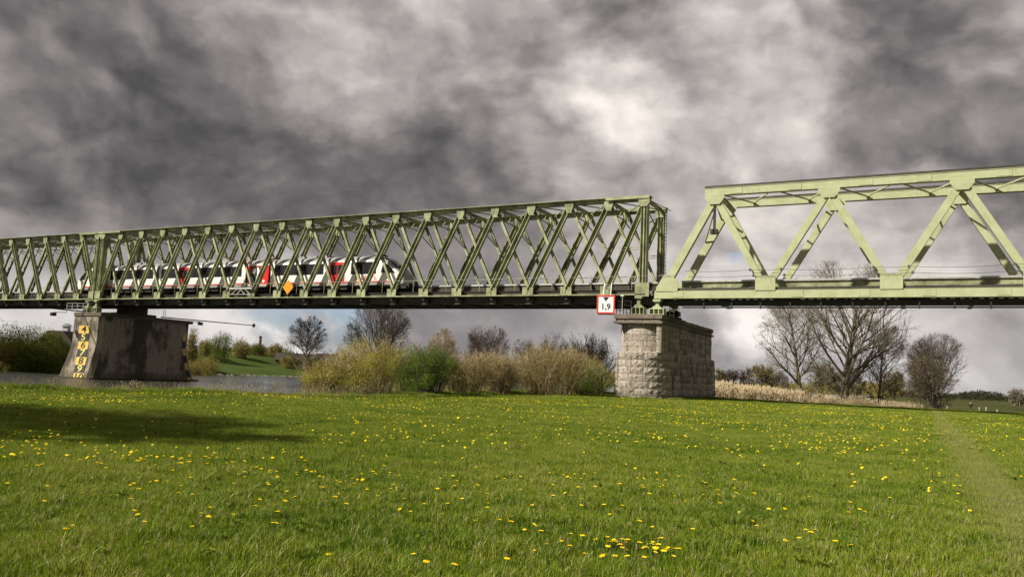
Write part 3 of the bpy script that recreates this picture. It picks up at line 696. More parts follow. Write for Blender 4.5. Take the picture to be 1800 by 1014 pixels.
# ------------------------------------------------------------------ warren span (newer, welded)
GP = 'green_paint'
root = thing('warren_truss_span', 'light green welded truss span with wide V diagonals, right of the stone pier', 'bridge span', (-19.9, 0, 0))
BN = [0.55] + [8.97 + 9.14 * k for k in range(6)]                 # bottom panel points, local x
TN = [4.85] + [13.75 + 9.1 * k for k in range(5)]
LX = 62.0
def boxmember(L, w, dpt):
    mb = MB(); mb.box(-w / 2, w / 2, 0, .03, 0, L); mb.box(-w / 2, -w / 2 + .03, .03, dpt - .03, 0, L); mb.box(w / 2 - .03, w / 2, .03, dpt - .03, 0, L); mb.box(-w / 2, w / 2, dpt - .03, dpt, 0, L)
    return mb.me('diagonal', GP)
dms = {}
for Y0 in (YN, YF):
    for i in range(len(BN)):
        for (j, end) in ((i - 1, 0), (i, 0)):
            if j < 0 or j >= len(TN): continue
            wdt = .62 if i == 0 else .54
            a = (BN[i], Y0 + .06, 9.3); b_ = (TN[j], Y0 + .06, 17.1); L = math.dist(a, b_)
            k = (round(L, 1), wdt)
            if k not in dms: dms[k] = boxmember(L, wdt, .45)
            ob('diagonal', dms[k], root, mw=aim(a, b_))
    mb = MB(); mb.box(4.0, LX, Y0, Y0 + .03, 17.22, 17.80); mb.box(3.98, LX, Y0 - .03, Y0 + .60, 17.80, 17.84); mb.box(4.0, LX, Y0 + .5, Y0 + .53, 17.22, 17.80); mb.box(4.0, LX, Y0 + .03, Y0 + .5, 17.22, 17.25); mb.box(4.0, 4.03, Y0 + .03, Y0 + .5, 17.25, 17.80)
    ob('top_chord', mb.me('top_chord', GP), root)
    mb = MB(); mb.box(3.98, LX, Y0 + .04, Y0 + .5, 17.843, 18.04); ob('dark_top_strip', mb.me('dark_top_strip', DS), root)  # dark strip on the chord, the shade of a recess put into its colour
    mb = MB(); mb.box(-.15, LX, Y0, Y0 + .03, 8.62, 9.20); mb.box(-.15, LX, Y0 - .04, Y0 + .66, 8.58, 8.61); mb.box(-.15, LX, Y0 + .6, Y0 + .63, 8.62, 9.20); mb.box(-.15, LX, Y0 - .01, Y0 + .66, 9.205, 9.235)
    ob('bottom_chord', mb.me('bottom_chord', GP), root)
    mb = MB(); mb.box(-.15, LX, Y0 + .12, Y0 + .5, 9.24, 9.46); ob('dark_chord_strip', mb.me('dark_chord_strip', DS), root)  # dark line above the bottom chord, recess shade put into its colour
    def rv(mb, pts, y):
        for x, z in pts:
            s = .022; q = len(mb.v); mb.v += [(x - s, y, z), (x, y, z - s), (x + s, y, z), (x, y, z + s), (x, y - .022, z)]
            mb.f += [(q, q + 1, q + 4), (q + 1, q + 2, q + 4), (q + 2, q + 3, q + 4), (q + 3, q, q + 4)]; mb.mi += [0] * 4
    for i, x in enumerate(BN):
        mb = MB()
        if i == 0: mb.prism([(-.55, -.05), (-.55, .25), (.1, 1.35), (.35, 1.35), (1.3, .95), (1.3, -.05)], -.06, -.02)
        else:
            mb.prism([(-.78, -.05), (-.78, 1.0), (-.62, 1.15), (.62, 1.15), (.78, 1.0), (.78, -.05)], -.06, -.02)
            rv(mb, [(s * (.25 + .06 * k) + s * .05 * j, .95 - .1 * k) for s in (-1, 1) for k in range(6) for j in range(3)], -.06); rv(mb, [(-.7 + .1 * k, .05) for k in range(15)], -.06)
        ob('gusset_plate', mb.me('gusset_plate', GP), root, (x, Y0, 9.24))
    for j, x in enumerate(TN):
        mb = MB(); mb.prism([(-.80, 0), (-.80, -.28), (-.52, -.66), (-.2, -.95) if 0 else (-.42, -.80), (.42, -.80), (.52, -.66), (.80, -.28), (.80, 0)], -.06, -.02)
        rv(mb, [(s * (.3 + .05 * k) + s * .06 * q, -.7 + .1 * k) for s in (-1, 1) for k in range(5) for q in range(3)], -.06); rv(mb, [(-.7 + .1 * k, -.08) for k in range(15)], -.06)
        ob('gusset_plate', mb.me('gusset_plate', GP), root, (x, Y0, 17.25))
mb = MB(); mb.box(-.15, .15, YN + .64, YF - .03, -.85, -.82); mb.box(-.02, .02, YN + .64, YF - .03, -.82, .1); mb.box(-.15, .15, YN + .64, YF - .03, .1, .13); wcb = mb.me('cross_beam', DS)
for x in np.arange(.55, LX, 4.57): ob('cross_beam', wcb, root, (x, 0, 9.0))
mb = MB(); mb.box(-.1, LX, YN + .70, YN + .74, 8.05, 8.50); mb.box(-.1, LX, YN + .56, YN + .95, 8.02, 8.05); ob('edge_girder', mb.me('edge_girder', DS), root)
mb = MB(); mb.tube([(2.2, YN + .35, 7.86), (LX, YN + .35, 7.86)], .075, 6); ob('service_pipe', mb.me('service_pipe', 'dark_metal'), root)
mb = MB(); mb.box(-.05, .05, YN + .25, YN + .45, 7.74, 8.25); hg = mb.me('pipe_hanger', 'dark_metal')
for x in np.arange(4.0, LX, 2.28): ob('pipe_hanger', hg, root, (x, 0, 0))
for xs_ in (1.9, 11.4, 16.2, 20.6, 25.3, 29.7, 34.4):
    mb = MB(); mb.box(xs_ - .45, xs_ + .45, YN - .025, YN - .002, 8.66, 9.16); rv(mb, [(xs_ - .4 + .1 * k, 8.70 + .42 * j) for k in range(9) for j in range(2)], YN - .025); ob('splice_plate', mb.me('splice_plate', GP), root)
for xs_ in (6.6, 11.2, 16.4, 20.4, 25.5, 29.5, 34.6):
    mb = MB(); mb.box(xs_ - .5, xs_ + .5, YN - .024, YN - .002, 17.27, 17.75); rv(mb, [(xs_ - .45 + .1 * k, 17.31 + .4 * j) for k in range(10) for j in range(2)], YN - .024); ob('splice_plate', mb.me('splice_plate', GP), root)
# transverse struts and zigzag laterals at the top
mb = MB(); mb.box(-.16, .16, YN + .56, YF - .03, -.34, -.30); mb.box(-.16, .16, YN + .56, YF - .03, -.05, -.01); mb.box(-.02, .02, YN + .56, YF - .03, -.30, -.05)
st_ = mb.me('top_strut', GP)
for x in TN: ob('top_strut', st_, root, (x, 0, 17.7))
xl = [TN[0] + 2.275 * k for k in range(22)]
for k in range(21):
    mb = MB(); ya, yb = (YN + .5, YF) if k % 2 == 0 else (YF, YN + .5)
    mb.bar((xl[k], ya, 17.5), (xl[k + 1], yb, 17.5), .12, .10); ob('lateral_brace', mb.me('lateral_brace', GP), root)
# portal frame hanging below the first top strut
mb = MB(); mb.bar((4.3, YN + .3, 16.2), (4.3, YN + 2.5, 17.3), .12, .12); mb.bar((4.3, YF + .1, 16.2), (4.3, YF - 2.2, 17.3), .12, .12)
mb.bar((3.3, YN + .3, 14.6), (5.0, YF - 2.4, 17.4), .10, .10); mb.bar((2.9, YF, 14.2), (4.4, YN + 2.6, 17.0), .10, .10); ob('portal_brace', mb.me('portal_brace', GP), root)
mb = MB(); mb.box(4.3, 4.5, YN + 1.9, YN + 2.05, 14.6, 17.4); mb.box(4.1, 4.7, YN + 1.7, YN + 2.2, 14.3, 14.7); ob('hanging_lamp_post', mb.me('hanging_lamp_post', DS), root)
track(root, -.6, LX)
mb = MB(); mb.box(1.0, LX, YF - .50, YF - .46, 10.00, 10.44); mb.box(1.0, LX, YF - .62, YF - .40, 10.44, 10.47)
ob('walkway_girder', mb.me('walkway_girder', OG), root)
mb = MB()
for xx in np.arange(1.4, LX, 2.28): mb.box(xx, xx + .9, YF - .70, YF - .55, 9.62, 9.98); mb.box(xx, xx + .1, YF - .6, YF - .45, 9.2, 10.0)
ob('bracket', mb.me('bracket', DS), root)
for x in np.arange(1.0, LX - 3, 4.6):
    mb = MB(); mb.box(x, x + 4.52, YF - .66, YF - .40, 10.50, 10.63); ob('cable_trough', mb.me('cable_trough', 'light_metal'), root)
# ------------------------------------------------------------------ two overhead wires clipped to the near diagonals
clips = [(-19.4 + 2.0, 10.86), (-12.1, 10.86), (-9.7, 10.86), (-3.0, 10.86), (-.6, 10.86), (6.1, 10.86), (8.5, 10.86), (15.2, 10.86), (24, 10.86), (33, 10.86)]
for dz, lab in ((0, 'upper of the two thin dark wires strung along the right span'), (-.47, 'lower of the two thin dark wires strung along the right span')):
    pts = []
    for (xa, za), (xb, zb) in zip(clips[:-1], clips[1:]):
        for k in range(8):
            u = k / 8; x = xa + (xb - xa) * u + (.25 if dz else 0); pts.append((x, YN - .16, za + dz - .022 * (xb - xa) * 4 * u * (1 - u) * .9))
    pts.append((clips[-1][0], YN - .16, 10.86 + dz))
    mb = MB(); mb.tube(pts, .016, 4, cap=False); thing('wire', lab, 'cable', me=mb.me('wire', 'wire'))
for dz, lab in ((0, 'thin pale cable strung along the lattice span above its gusset plates'),):
    mb = MB(); pts = []
    for k in range(19):
        for q in range(4):
            x = -89.35 + 3.82 * (k + q / 4) - .5; pts.append((x, YN - .15, 10.55 - .07 * math.sin(math.pi * q / 4)))
    pts.append((-19.6, YN - .15, 10.6)); mb.tube(pts, .014, 4, cap=False); thing('wire', lab, 'cable', me=mb.me('wire', 'light_metal'))
clipm = MB().box(-.10, .10, -.18, -.0, -.05, .05).box(-.05, .05, -.2, -.1, -.12, .12).me('insulator', 'wire')
for (x, z) in clips[1:8]:
    for dz in (0, -.47): ob('insulator', clipm, root, (x + 19.9 + (.25 if dz else 0), YN, z + dz))

# ------------------------------------------------------------------ bearings
def bearing_shoe(x, y, z, lab, mname, wide=1.3, cells=3, h=1.6):
    rt_ = thing('bridge_bearing', lab, 'bearing', (x, y, z), group='bridge bearings on the pier tops')
    base_h = h * .42
    mb = MB(); w = wide / 2
    mb.box(-w, w, -.35, .45, 0, .07); mb.box(-w * .94, w * .94, -.30, .40, base_h - .07, base_h)
    for k in range(cells + 1):
        xx = -w * .9 + 2 * w * .9 * k / cells; mb.box(xx - .035, xx + .035, -.32, .40, .07, base_h - .07)
    mb.box(-w * .8, w * .8, .10, .14, .07, base_h - .07)
    ob('pedestal', mb.me('pedestal', mname), rt_)
    mb = MB(); mb.box(-.14, .14, -.1, .25, base_h, h - .18); mb.prism([(-.35, h), (-.28, h - .2), (.28, h - .2), (.35, h)], -.28, .38); mb.prism([(-.45, base_h + .002), (-.22, base_h + .22), (.22, base_h + .22), (.45, base_h + .002)], -.25, .3)
    ob('rocker', mb.me('rocker', mname), rt_); return rt_
bearing_shoe(-21.35, 65.45, 7.16, 'pale green bearing under the lattice span on the near edge of the stone pier', OG, 1.15, 3, 1.6)
bearing_shoe(-19.72, 65.45, 7.16, 'wide pale green bearing with three openings under the right span', GP, 1.35, 3, 1.32)
bearing_shoe(-21.35, 70.7, 7.5, 'shaded bearing under the far side of the lattice span on the stone pier', DS, 1.1, 3, 1.3)  # far pair: shade under the deck put into their dark colour
bearing_shoe(-19.8, 70.7, 7.5, 'shaded bearing under the far side of the right span', DS, 1.2, 3, 1.0)
bearing_shoe(-92.55, 65.5, 7.2, 'green bearing on the near edge of the river pier under the right-hand lattice span', OG, 1.1, 3, 1.55)
bearing_shoe(-94.1, 65.5, 7.2, 'green bearing on the near edge of the river pier under the left-hand lattice span', OG, 1.1, 3, 1.55)

# ------------------------------------------------------------------ stone pier (right): every visible block a part
PX, PY0, PY1 = -21.2, 64.75, 83.4
pier = thing('stone_pier', 'weathered grey block stone bridge pier with rounded nose standing in the meadow', 'bridge pier', (PX, PY0, 0))
def pier_path(hw, nose, y0):
    """outline from the left side round the near nose and along the right side (local coordinates)"""
    pts = []
    pts.append((-hw, 7.0)); pts.append((-hw, y0 + nose))
    for k in range(1, 16):
        a = math.pi * k / 16; pts.append((-hw * math.cos(a), y0 + nose - nose * math.sin(a) ** .92))
    pts.append((hw, y0 + nose)); pts.append((hw, PY1 - PY0 - .25))
    return pts
def path_fn(pts):
    seg = [0.0]
    for a, b in zip(pts[:-1], pts[1:]): seg.append(seg[-1] + math.dist(a, b))
    def at(s):
        s = max(0, min(seg[-1] - 1e-6, s)); i = max(j for j in range(len(seg)) if seg[j] <= s); i = min(i, len(pts) - 2)
        u = (s - seg[i]) / (seg[i + 1] - seg[i]); a, b = pts[i], pts[i + 1]
        return a[0] + (b[0] - a[0]) * u, a[1] + (b[1] - a[1]) * u
    def nor(s):
        a, b = at(s - .25), at(s + .25); dx, dy = b[0] - a[0], b[1] - a[1]; l = math.hypot(dx, dy) or 1; return dy / l, -dx / l
    return at, nor, seg[-1]
rb = random.Random(5)
def block_course(z0, z1, hw, nose, y0, blk, rough, depth, nv):
    at, nor, L = path_fn(pier_path(hw, nose, y0))
    s = -rb.uniform(0, blk * .5)
    while s < L - .1:
        e = s + blk * rb.uniform(.75, 1.25)
        if L - e < blk * .5: e = L
        a, b = max(0, s) + .014, min(L, e) - .014; s = e
        if b - a < .15: continue
        nu = 6 if rough else (4 if (b - a) > .5 else 3); V = []; out = rb.uniform(-.02, .03)
        for j in range(nv + 1):
            for i in range(nu + 1):
                u = a + (b - a) * i / nu; z = z0 + .012 + (z1 - z0 - .024) * j / nv; x, y = at(u); nx, ny = nor(u)
                edge = (i in (0, nu)) or (j in (0, nv)); q = .0 if edge else depth * (.6 + .9 * mn.noise(Vector((u * 3.1, z * 3.7, hw * 7))))
                q += out + (0 if edge else rough * .06 * mn.noise(Vector((u * 7, z * 8, 1))))
                V.append((x + nx * q, y + ny * q, z))
        n1 = len(V); V += [(at(a)[0] - nor(a)[0] * .18, at(a)[1] - nor(a)[1] * .18, z0 + .012), (at(b)[0] - nor(b)[0] * .18, at(b)[1] - nor(b)[1] * .18, z0 + .012), (at(b)[0] - nor(b)[0] * .18, at(b)[1] - nor(b)[1] * .18, z1 - .012), (at(a)[0] - nor(a)[0] * .18, at(a)[1] - nor(a)[1] * .18, z1 - .012)]
        w = nu + 1; Fc = [(j * w + i, j * w + i + 1, (j + 1) * w + i + 1, (j + 1) * w + i) for j in range(nv) for i in range(nu)]
        Fc.append(tuple([n1, n1 + 1] + [i for i in range(nu, -1, -1)])); Fc.append(tuple([n1 + 3] + [nv * w + i for i in range(nu + 1)] + [n1 + 2]))
        Fc.append(tuple([n1] + [j * w for j in range(nv + 1)] + [n1 + 3])); Fc.append(tuple([n1 + 1, n1 + 2] + [j * w + nu for j in range(nv, -1, -1)]))
        ob('stone_block', mesh('stone_block', V, Fc, 'pier_stone'), pier)
zc = -.25
for k in range(7):
    h = .60; t_ = k / 7
    block_course(zc, zc + h, 2.50 - .16 * t_, 2.5, .02 - .42 + .22 * t_, 1.35, 1, .07, 3); zc += h
LOWTOP = zc
for k in range(5):
    h = (6.52 - LOWTOP) / 5; block_course(zc, zc + h, 2.02, 1.7, .30, 1.5, 0, .008, 1); zc += h
def core(hw, nose, y0, z0, z1, name, m):
    pts = pier_path(hw - .10, nose - .05, y0 + .10); pts = pts[:]; pts[0] = (-hw + .10, PY1 - PY0 - .3); pts[-1] = (hw - .1, PY1 - PY0 - .3)
    c = len(pts); V = [(x, y, z0) for x, y in pts] + [(x, y, z1) for x, y in pts]
    Fc = [(i, (i + 1) % c, c + (i + 1) % c, c + i) for i in range(c)] + [tuple(range(c, 2 * c)), tuple(range(c - 1, -1, -1))]
    ob(name, mesh(name, V, Fc, m), pier)
core(2.34, 2.5, -.15, -.6, LOWTOP - .02, 'core', 'pier_core'); core(2.02, 1.7, .30, LOWTOP - .3, 6.52, 'core', 'pier_core')
# shoulder ledge on top of the rough base
mb = MB(); pts = pier_path(2.36, 2.45, -.16); c = len(pts)
k0 = len(mb.v); pts[0] = (-2.36, PY1 - PY0 - .25); inner = pier_path(1.95, 1.62, .38); inner[0] = (-1.95, PY1 - PY0 - .25)
mb.v += [(x, y, LOWTOP - .02) for x, y in pts] + [(x, y, LOWTOP + .14) for x, y in inner]
for i in range(c - 1): mb.f.append((i, i + 1, c + i + 1, c + i)); mb.mi.append(0)
ob('shoulder_ledge', mb.me('shoulder_ledge', 'pier_stone'), pier)
# corner pilaster and cornice slabs
rc = random.Random(8)
for (za, zb) in ((LOWTOP, 4.5), (4.5, 5.1), (5.1, 5.75), (5.75, 6.5)):
    mb = MB(); mb.box(1.60, 2.035, .20, 2.3, za + .012, zb - .012); ob('stone_block', mb.me('stone_block', 'pier_stone'), pier)
def cap_course(z0, z1, xo, y0, y1, n_):
    w = (y1 - y0) / n_
    for k in range(n_):
        for sx_ in (-1, 1):
            mb = MB(); a, b = y0 + w * k + .01, y0 + w * (k + 1) - .01; j = rc.uniform(-.012, .012)
            mb.box(min(0.005 * sx_, sx_ * (xo + j)), max(.005 * sx_, sx_ * (xo + j)), a, b, z0 + (rc.uniform(0, .01)), z1 + rc.uniform(-.01, .01)); ob('cap_stone', mb.me('cap_stone', 'cap_stone'), pier)
cap_course(6.40, 6.58, 2.16, -.08, PY1 - PY0, 8)
mb = MB(); mb.box(-1.98, 1.98, .06, PY1 - PY0 - .1, 6.58, 6.80); ob('frieze', mb.me('frieze', 'pier_stone'), pier)
cap_course(6.80, 7.16, 2.12, -.10, PY1 - PY0 - .02, 8)
# raised bearing blocks behind, stepping down
mb = MB(); mb.box(-1.8, 1.8, 4.6, 7.4, 7.17, 7.46); ob('bearing_block', mb.me('bearing_block', 'pier_core'), pier)
mb = MB(); mb.box(-1.8, 1.75, 7.7, 9.2, 7.17, 7.32); ob('bearing_block', mb.me('bearing_block', 'pier_core'), pier)
# small iron pegs on the cap
pg = MB().box(-.02, .02, -.02, .02, 0, .16).me('peg', 'dark_metal')
for y in (10.5, 12.5, 13, 15, 16.5, 18): ob('peg', pg, pier, (1.95, y, 7.15))

# ------------------------------------------------------------------ river pier (left)
rp = thing('river_pier', 'tall grey masonry bridge pier standing in the river, with numbered gauge boards', 'bridge pier', (-93.0, 64.8, 0))
def rpy(z):      # the near face flares out toward the water
    t_ = max(0, (3.4 - z) / 4.9); return -.9 * t_ ** 1.2
V = []; zsq = list(np.linspace(-2.5, 6.75, 26)); cols = 14
def rsec(z):
    f = rpy(z); t_ = max(0, (3.4 - z) / 4.9); hl = -2.6 - .95 * t_ ** 1.3; hr = 2.45; yb = 14.0 + 1.6 * t_ ** 1.2; c = .5
    return [(hl + .0, f), (hr - .35 - .25 * t_, f), (hr, f + .55), (hr + .05 * t_, yb - .8), (hr - .6, yb), (hl + .5, yb), (hl, yb - .8)]
c = len(rsec(0)); V = [(x, y, z) for z in zsq for x, y in rsec(z)]
Fc = [(j * c + i, j * c + (i + 1) % c, (j + 1) * c + (i + 1) % c, (j + 1) * c + i) for j in range(len(zsq) - 1) for i in range(c)] + [tuple((len(zsq) - 1) * c + i for i in range(c))]
ob('shaft', mesh('shaft', V, Fc, 'river_pier_stone'), rp)
mb = MB()
for k in range(7): mb.box(-2.62, 2.6, -.12 + 2.03 * k, -.12 + 2.03 * k + 2.0, 6.75, 7.18)
ob('cap', mb.me('cap', 'cap_stone'), rp)
mb = MB(); mb.box(-1.2, 2.3, 3.4, 8.2, 7.19, 7.5); mb.box(-.9, 2.2, 4.6, 6.9, 7.5, 8.3); mb.box(-.8, 2.1, 1.6, 3.4, 7.19, 7.34); ob('bearing_block', mb.me('bearing_block', 'pier_core'), rp)
mb = MB(); s0 = rsec(-.9); mb.box(-3.7, 2.62, rpy(-.9) - .14, 15.8, -1.6, -.92); ob('foot_course', mb.me('foot_course', 'pier_core'), rp)

def textmesh(body, size, bold=.0):
    cu = bpy.data.curves.new('text', 'FONT'); cu.body = body; cu.size = size; cu.align_x = 'CENTER'; cu.align_y = 'CENTER'; cu.offset = bold; cu.extrude = .006; cu.resolution_u = 3
    o = bpy.data.objects.new('text', cu); COL.objects.link(o); dg = bpy.context.evaluated_depsgraph_get(); me = bpy.data.meshes.new_from_object(o.evaluated_get(dg)); bpy.data.objects.remove(o); bpy.data.curves.remove(cu)
    return me
def place_text(body, size, bold, m, parent, fn, name='number', sx_=1.0):
    me = textmesh(body, size, bold); me.materials.clear(); me.materials.append(M[m])
    for v in me.vertices:
        x, y, z = v.co; v.co = fn(x * sx_, y, z)
    me.update(); return ob(name, me, parent)
gz = thing('depth_gauge', 'yellow and black boards numbered 4 to 10 on the near face of the river pier', 'depth gauge', (-93.0, 64.8, 0))
for k, nme in enumerate(['4', '5', '6', '7', '8', '9', '10']):
    zt = 5.52 - .985 * k; zb = zt - .985; cx = -.25 - .0 * k; hw = .98
    yel = (k % 2 == 0); V = []; Fc = []
    cx = -.45 + .17 * max(0, k - 1)
    for j in range(4):
        z = zb + (zt - zb) * j / 3; y = rpy(z)
        V += [(cx - hw, y - .05, z), (cx + hw, y - .05, z), (cx + hw, y + .02, z), (cx - hw, y + .02, z)]
    for j in range(3):
        for i in range(4): Fc.append((j * 4 + i, j * 4 + (i + 1) % 4, (j + 1) * 4 + (i + 1) % 4, (j + 1) * 4 + i))
    Fc += [(3, 2, 1, 0), (12, 13, 14, 15)]
    pl = ob('number_plate', mesh('number_plate', V, Fc, 'gauge_yellow' if yel else 'gauge_black'), gz)
    zc_ = (zt + zb) / 2
    place_text(nme, 1.12, .012, 'sign_black' if yel else 'gauge_pale_yellow', pl, lambda x, y, z: (cx + .03 + x * 1.75, rpy(zc_ + y) - .065 - z * .5, zc_ + y))
gz2 = thing('depth_gauge', 'narrow yellow and black gauge strip on the far corner of the river pier', 'depth gauge', (-93.0, 64.8, 0))
for k in range(7):
    zt = 5.3 - .985 * k; zb = max(zt - .97, -1.1); V = []
    for z in (zb, zt):
        s = rsec(z); a, b = Vector(s[3]), Vector(s[3]) + Vector((0, -.55)); V += [(a.x + .05, a.y - .02, z), (b.x + .05, b.y, z), (b.x - .02, b.y, z), (a.x - .02, a.y - .02, z)]
    ob('number_plate', mesh('number_plate', V, [(0, 1, 5, 4), (1, 2, 6, 5), (2, 3, 7, 6), (3, 0, 4, 7), (3, 2, 1, 0), (4, 5, 6, 7)], 'gauge_yellow' if k % 2 == 0 else 'gauge_black'), gz2)

# radar reflector booms on the river pier
def boom(y0, z0, y1, z1, x, lab):
    bt = thing('radar_boom', lab, 'boom', (x, y0, z0))
    mb = MB(); mb.tube([(0, 0, 0), (0, y1 - y0, z1 - z0)], [.09, .06], 6); ob('pole', mb.me('pole', 'dark_metal'), bt)
    mb = MB(); L = y1 - y0; e = (0, L, z1 - z0); q = .32
    mb.bar((-q, L, z1 - z0), (q, L, z1 - z0), .04, .3); mb.bar((0, L, z1 - z0 - q), (0, L, z1 - z0 + q), .04, .3); ob('reflector', mb.me('reflector', 'dark_metal'), bt)
boom(73.5, 7.32, 90.3, 7.45, -90.4, 'thin dark boom reaching out from the river pier towards the right')
boom(66.5, 7.3, 44.0, 7.35, -94.2, 'thin dark boom reaching out from the river pier to the left edge of the photo')
mb = MB(); mb.tube([(-96.0, 64.0, 7.1), (-96.6, 62.6, 7.0)], .04, 5); mb.box(-96.8, -96.4, 62.3, 62.9, 6.55, 6.95); thing('pier_lamp', 'small dark lamp hanging at the near left corner of the river pier', 'lamp', me=mb.me('pier_lamp', 'dark_metal'))
mb = MB(); mb.tube([(-90.6, 78.6, 7.1), (-90.5, 80.2, 7.2)], .04, 5); mb.box(-90.7, -90.3, 79.9, 80.5, 6.75, 7.15); thing('pier_lamp', 'small dark lamp hanging at the far right corner of the river pier', 'lamp', me=mb.me('pier_lamp', 'dark_metal'))

def railing(name, pts, h, lab, m, rails=3, step=.9):
    mb = MB()
    for a, b in zip(pts[:-1], pts[1:]):
        a, b = Vector(a), Vector(b); L = (b - a).length; n_ = max(1, int(L / step))
        for k in range(n_ + 1):
            q = a + (b - a) * k / n_; mb.box(q.x - .025, q.x + .025, q.y - .025, q.y + .025, q.z, q.z + h)
        for r_ in range(1, rails + 1): mb.bar(a + Vector((0, 0, h * r_ / rails)), b + Vector((0, 0, h * r_ / rails)), .035, .035)
    return thing(name, lab, 'railing', me=mb.me(name, m))
railing('railing', [(-97.5, 64.9, 7.2), (-93.2, 64.9, 7.2), (-93.2, 66.5, 7.2)], 1.15, 'thin pale railing on the near edge of the river pier', 'light_metal')
railing('railing', [(-23.2, 65.0, 7.17), (-21.9, 65.0, 7.17)], 1.15, 'short dark railing on the stone pier right of the clearance sign', 'dark_metal')
railing('railing', [(-23.2, 65.0, 7.17), (-23.2, 69.5, 7.17)], 1.15, 'dark railing running back along the left edge of the stone pier', 'dark_metal')
# access ladders
def ladder(x, y, z0, z1, lab):
    mb = MB(); 
    for s in (-.2, .2): mb.box(x + s - .02, x + s + .02, y, y + .04, z0, z1)
    for z in np.arange(z0 + .15, z1, .3): mb.box(x - .2, x + .2, y, y + .03, z, z + .03)
    thing('ladder', lab, 'ladder', me=mb.me('ladder', 'light_metal'))
ladder(-90.2, 73.8, 7.2, 8.3, 'small pale ladder on top of the river pier under the deck')
ladder(-19.0, 67.3, 7.2, 8.4, 'small pale ladder on top of the stone pier beside the wide bearing')
# signal head under the deck of the river pier
mb = MB(); mb.tube([(-90.8, 69.2, 7.2), (-90.8, 69.2, 7.7)], .04, 6); mb.box(-91.05, -90.55, 69.05, 69.35, 7.6, 8.15); thing('signal_lamp', 'small black lamp box standing on the river pier below the deck', 'lamp', me=mb.me('signal_lamp', 'dark_metal'))

# ------------------------------------------------------------------ signs
sg = thing('clearance_sign', 'square white sign with red border, black triangle and 1,9 at the stone pier', 'sign', (-24.1, 64.75, 8.02))
sg.rotation_euler = (0, 0, R(4))
mb = MB(); s = .80; ob('backing_panel', MB().box(-s, s, 0, .05, -s, s).me('backing_panel', 'sign_white'), sg)
mb = MB(); w = .12
mb.box(-s, s, -.03, -.002, s - w, s); mb.box(-s, s, -.03, -.002, -s, -s + w); mb.box(-s, -s + w, -.03, -.002, -s + w, s - w); mb.box(s - w, s, -.03, -.002, -s + w, s - w); ob('border', mb.me('border', 'sign_red'), sg)
ob('triangle', MB().prism([(-.26, .62), (0, .26), (.26, .62)], -.02, -.003).me('triangle', 'sign_black'), sg)
place_text('1,9', .72, .012, 'sign_black', sg, lambda x, y, z: (x, -.012 - z, y - .22))
mb = MB(); mb.bar((-.3, .08, .7), (-.3, .5, 1.9), .05, .05); mb.bar((.35, .08, .7), (.35, .5, 1.9), .05, .05)
for k in range(6): mb.bar((-.3, .12 + .06 * k, .9 + .17 * k), (.35, .12 + .06 * k, .9 + .17 * k), .03, .03)
mb.box(-.75, .85, .06, .5, -.88, -.80); ob('bracket', mb.me('bracket', 'light_metal'), sg)
lp = MB(); lp.tube([(-22.65, 64.9, 7.2), (-22.65, 64.9, 8.75)], .035, 6); lp.box(-22.8, -22.5, 64.8, 65.0, 8.7, 8.85); thing('lamp_post', 'thin grey post with a small lamp right of the red bordered sign', 'lamp', me=lp.me('lamp_post', 'light_metal'))
dg_ = thing('diamond_sign', 'plain orange diamond board fixed to the lattice span in front of the train', 'sign', (-60.75, 65.2, 10.03))
ob('board', MB().prism([(-.74, 0), (0, -.80), (.74, 0), (0, .80)], 0, .05).me('board', 'sign_orange'), dg_)
ob('bracket', MB().box(-.03, .03, .05, .45, -1.0, .4).box(-.2, .2, .3, .36, -1.0, -.9).me('bracket', 'dark_metal'), dg_)
# inspection cradle
tr = thing('inspection_cradle', 'small pale metal inspection cradle hanging on the lattice span below the red train car', 'cradle', (-67.7, 65.25, 9.2))
mb = MB(); mb.box(-1.7, 1.7, -.1, .12, .68, .84); mb.bar((-1.4, 0, .1), (-.6, 0, .66), .06, .06); mb.bar((-.6, 0, .1), (.1, 0, .66), .06, .06); mb.bar((.6, 0, .1), (.0, 0, .66), .06, .06); mb.bar((1.4, 0, .1), (.7, 0, .66), .06, .06); mb.box(-1.6, 1.6, -.05, .05, .08, .13)
ob('frame', mb.me('frame', 'light_metal'), tr)
mb = MB()
for z in (1.0, 1.35, 1.7, 2.0): mb.box(-.9, .6, -.02, .02, z, z + .05)
ob('rung', mb.me('rung', OG), tr)

# ------------------------------------------------------------------ train
RZ = 9.5; TY = 68.1; HWD = 1.47
PROF = [(1.30, .80), (1.44, .95), (1.47, 1.25), (1.47, 2.0), (1.47, 3.15), (1.40, 3.45), (1.15, 3.80), (.75, 3.97), (0, 4.02)]
PROF = PROF + [(-a, b) for a, b in PROF[-2::-1]]
def section(w, top, bot=.8, side=1.0):
    out = []
    for y, z in PROF:
        zz = bot + (z - .8) * (top - bot) / (4.02 - .8); out.append((y * w, zz))
    return out
train = thing('passenger_train', 'white and red diesel passenger train with grey roof crossing the lattice span', 'train', (0, TY, RZ))
def loft(stations, faces=None):
    V = []; n_ = len(PROF)
    for (x, w, top, bot) in stations: V += [(x, y, z) for y, z in section(w, top, bot)]
    body, roof, glass = [], [], []
    for j in range(len(stations) - 1):
        for i in range(n_ - 1):
            q = (j * n_ + i, j * n_ + i + 1, (j + 1) * n_ + i + 1, (j + 1) * n_ + i); yield_ = (j, i, q)
            body.append(yield_)
        body.append((j, n_ - 1, (j * n_ + n_ - 1, j * n_, (j + 1) * n_, (j + 1) * n_ + n_ - 1)))
    return V, body
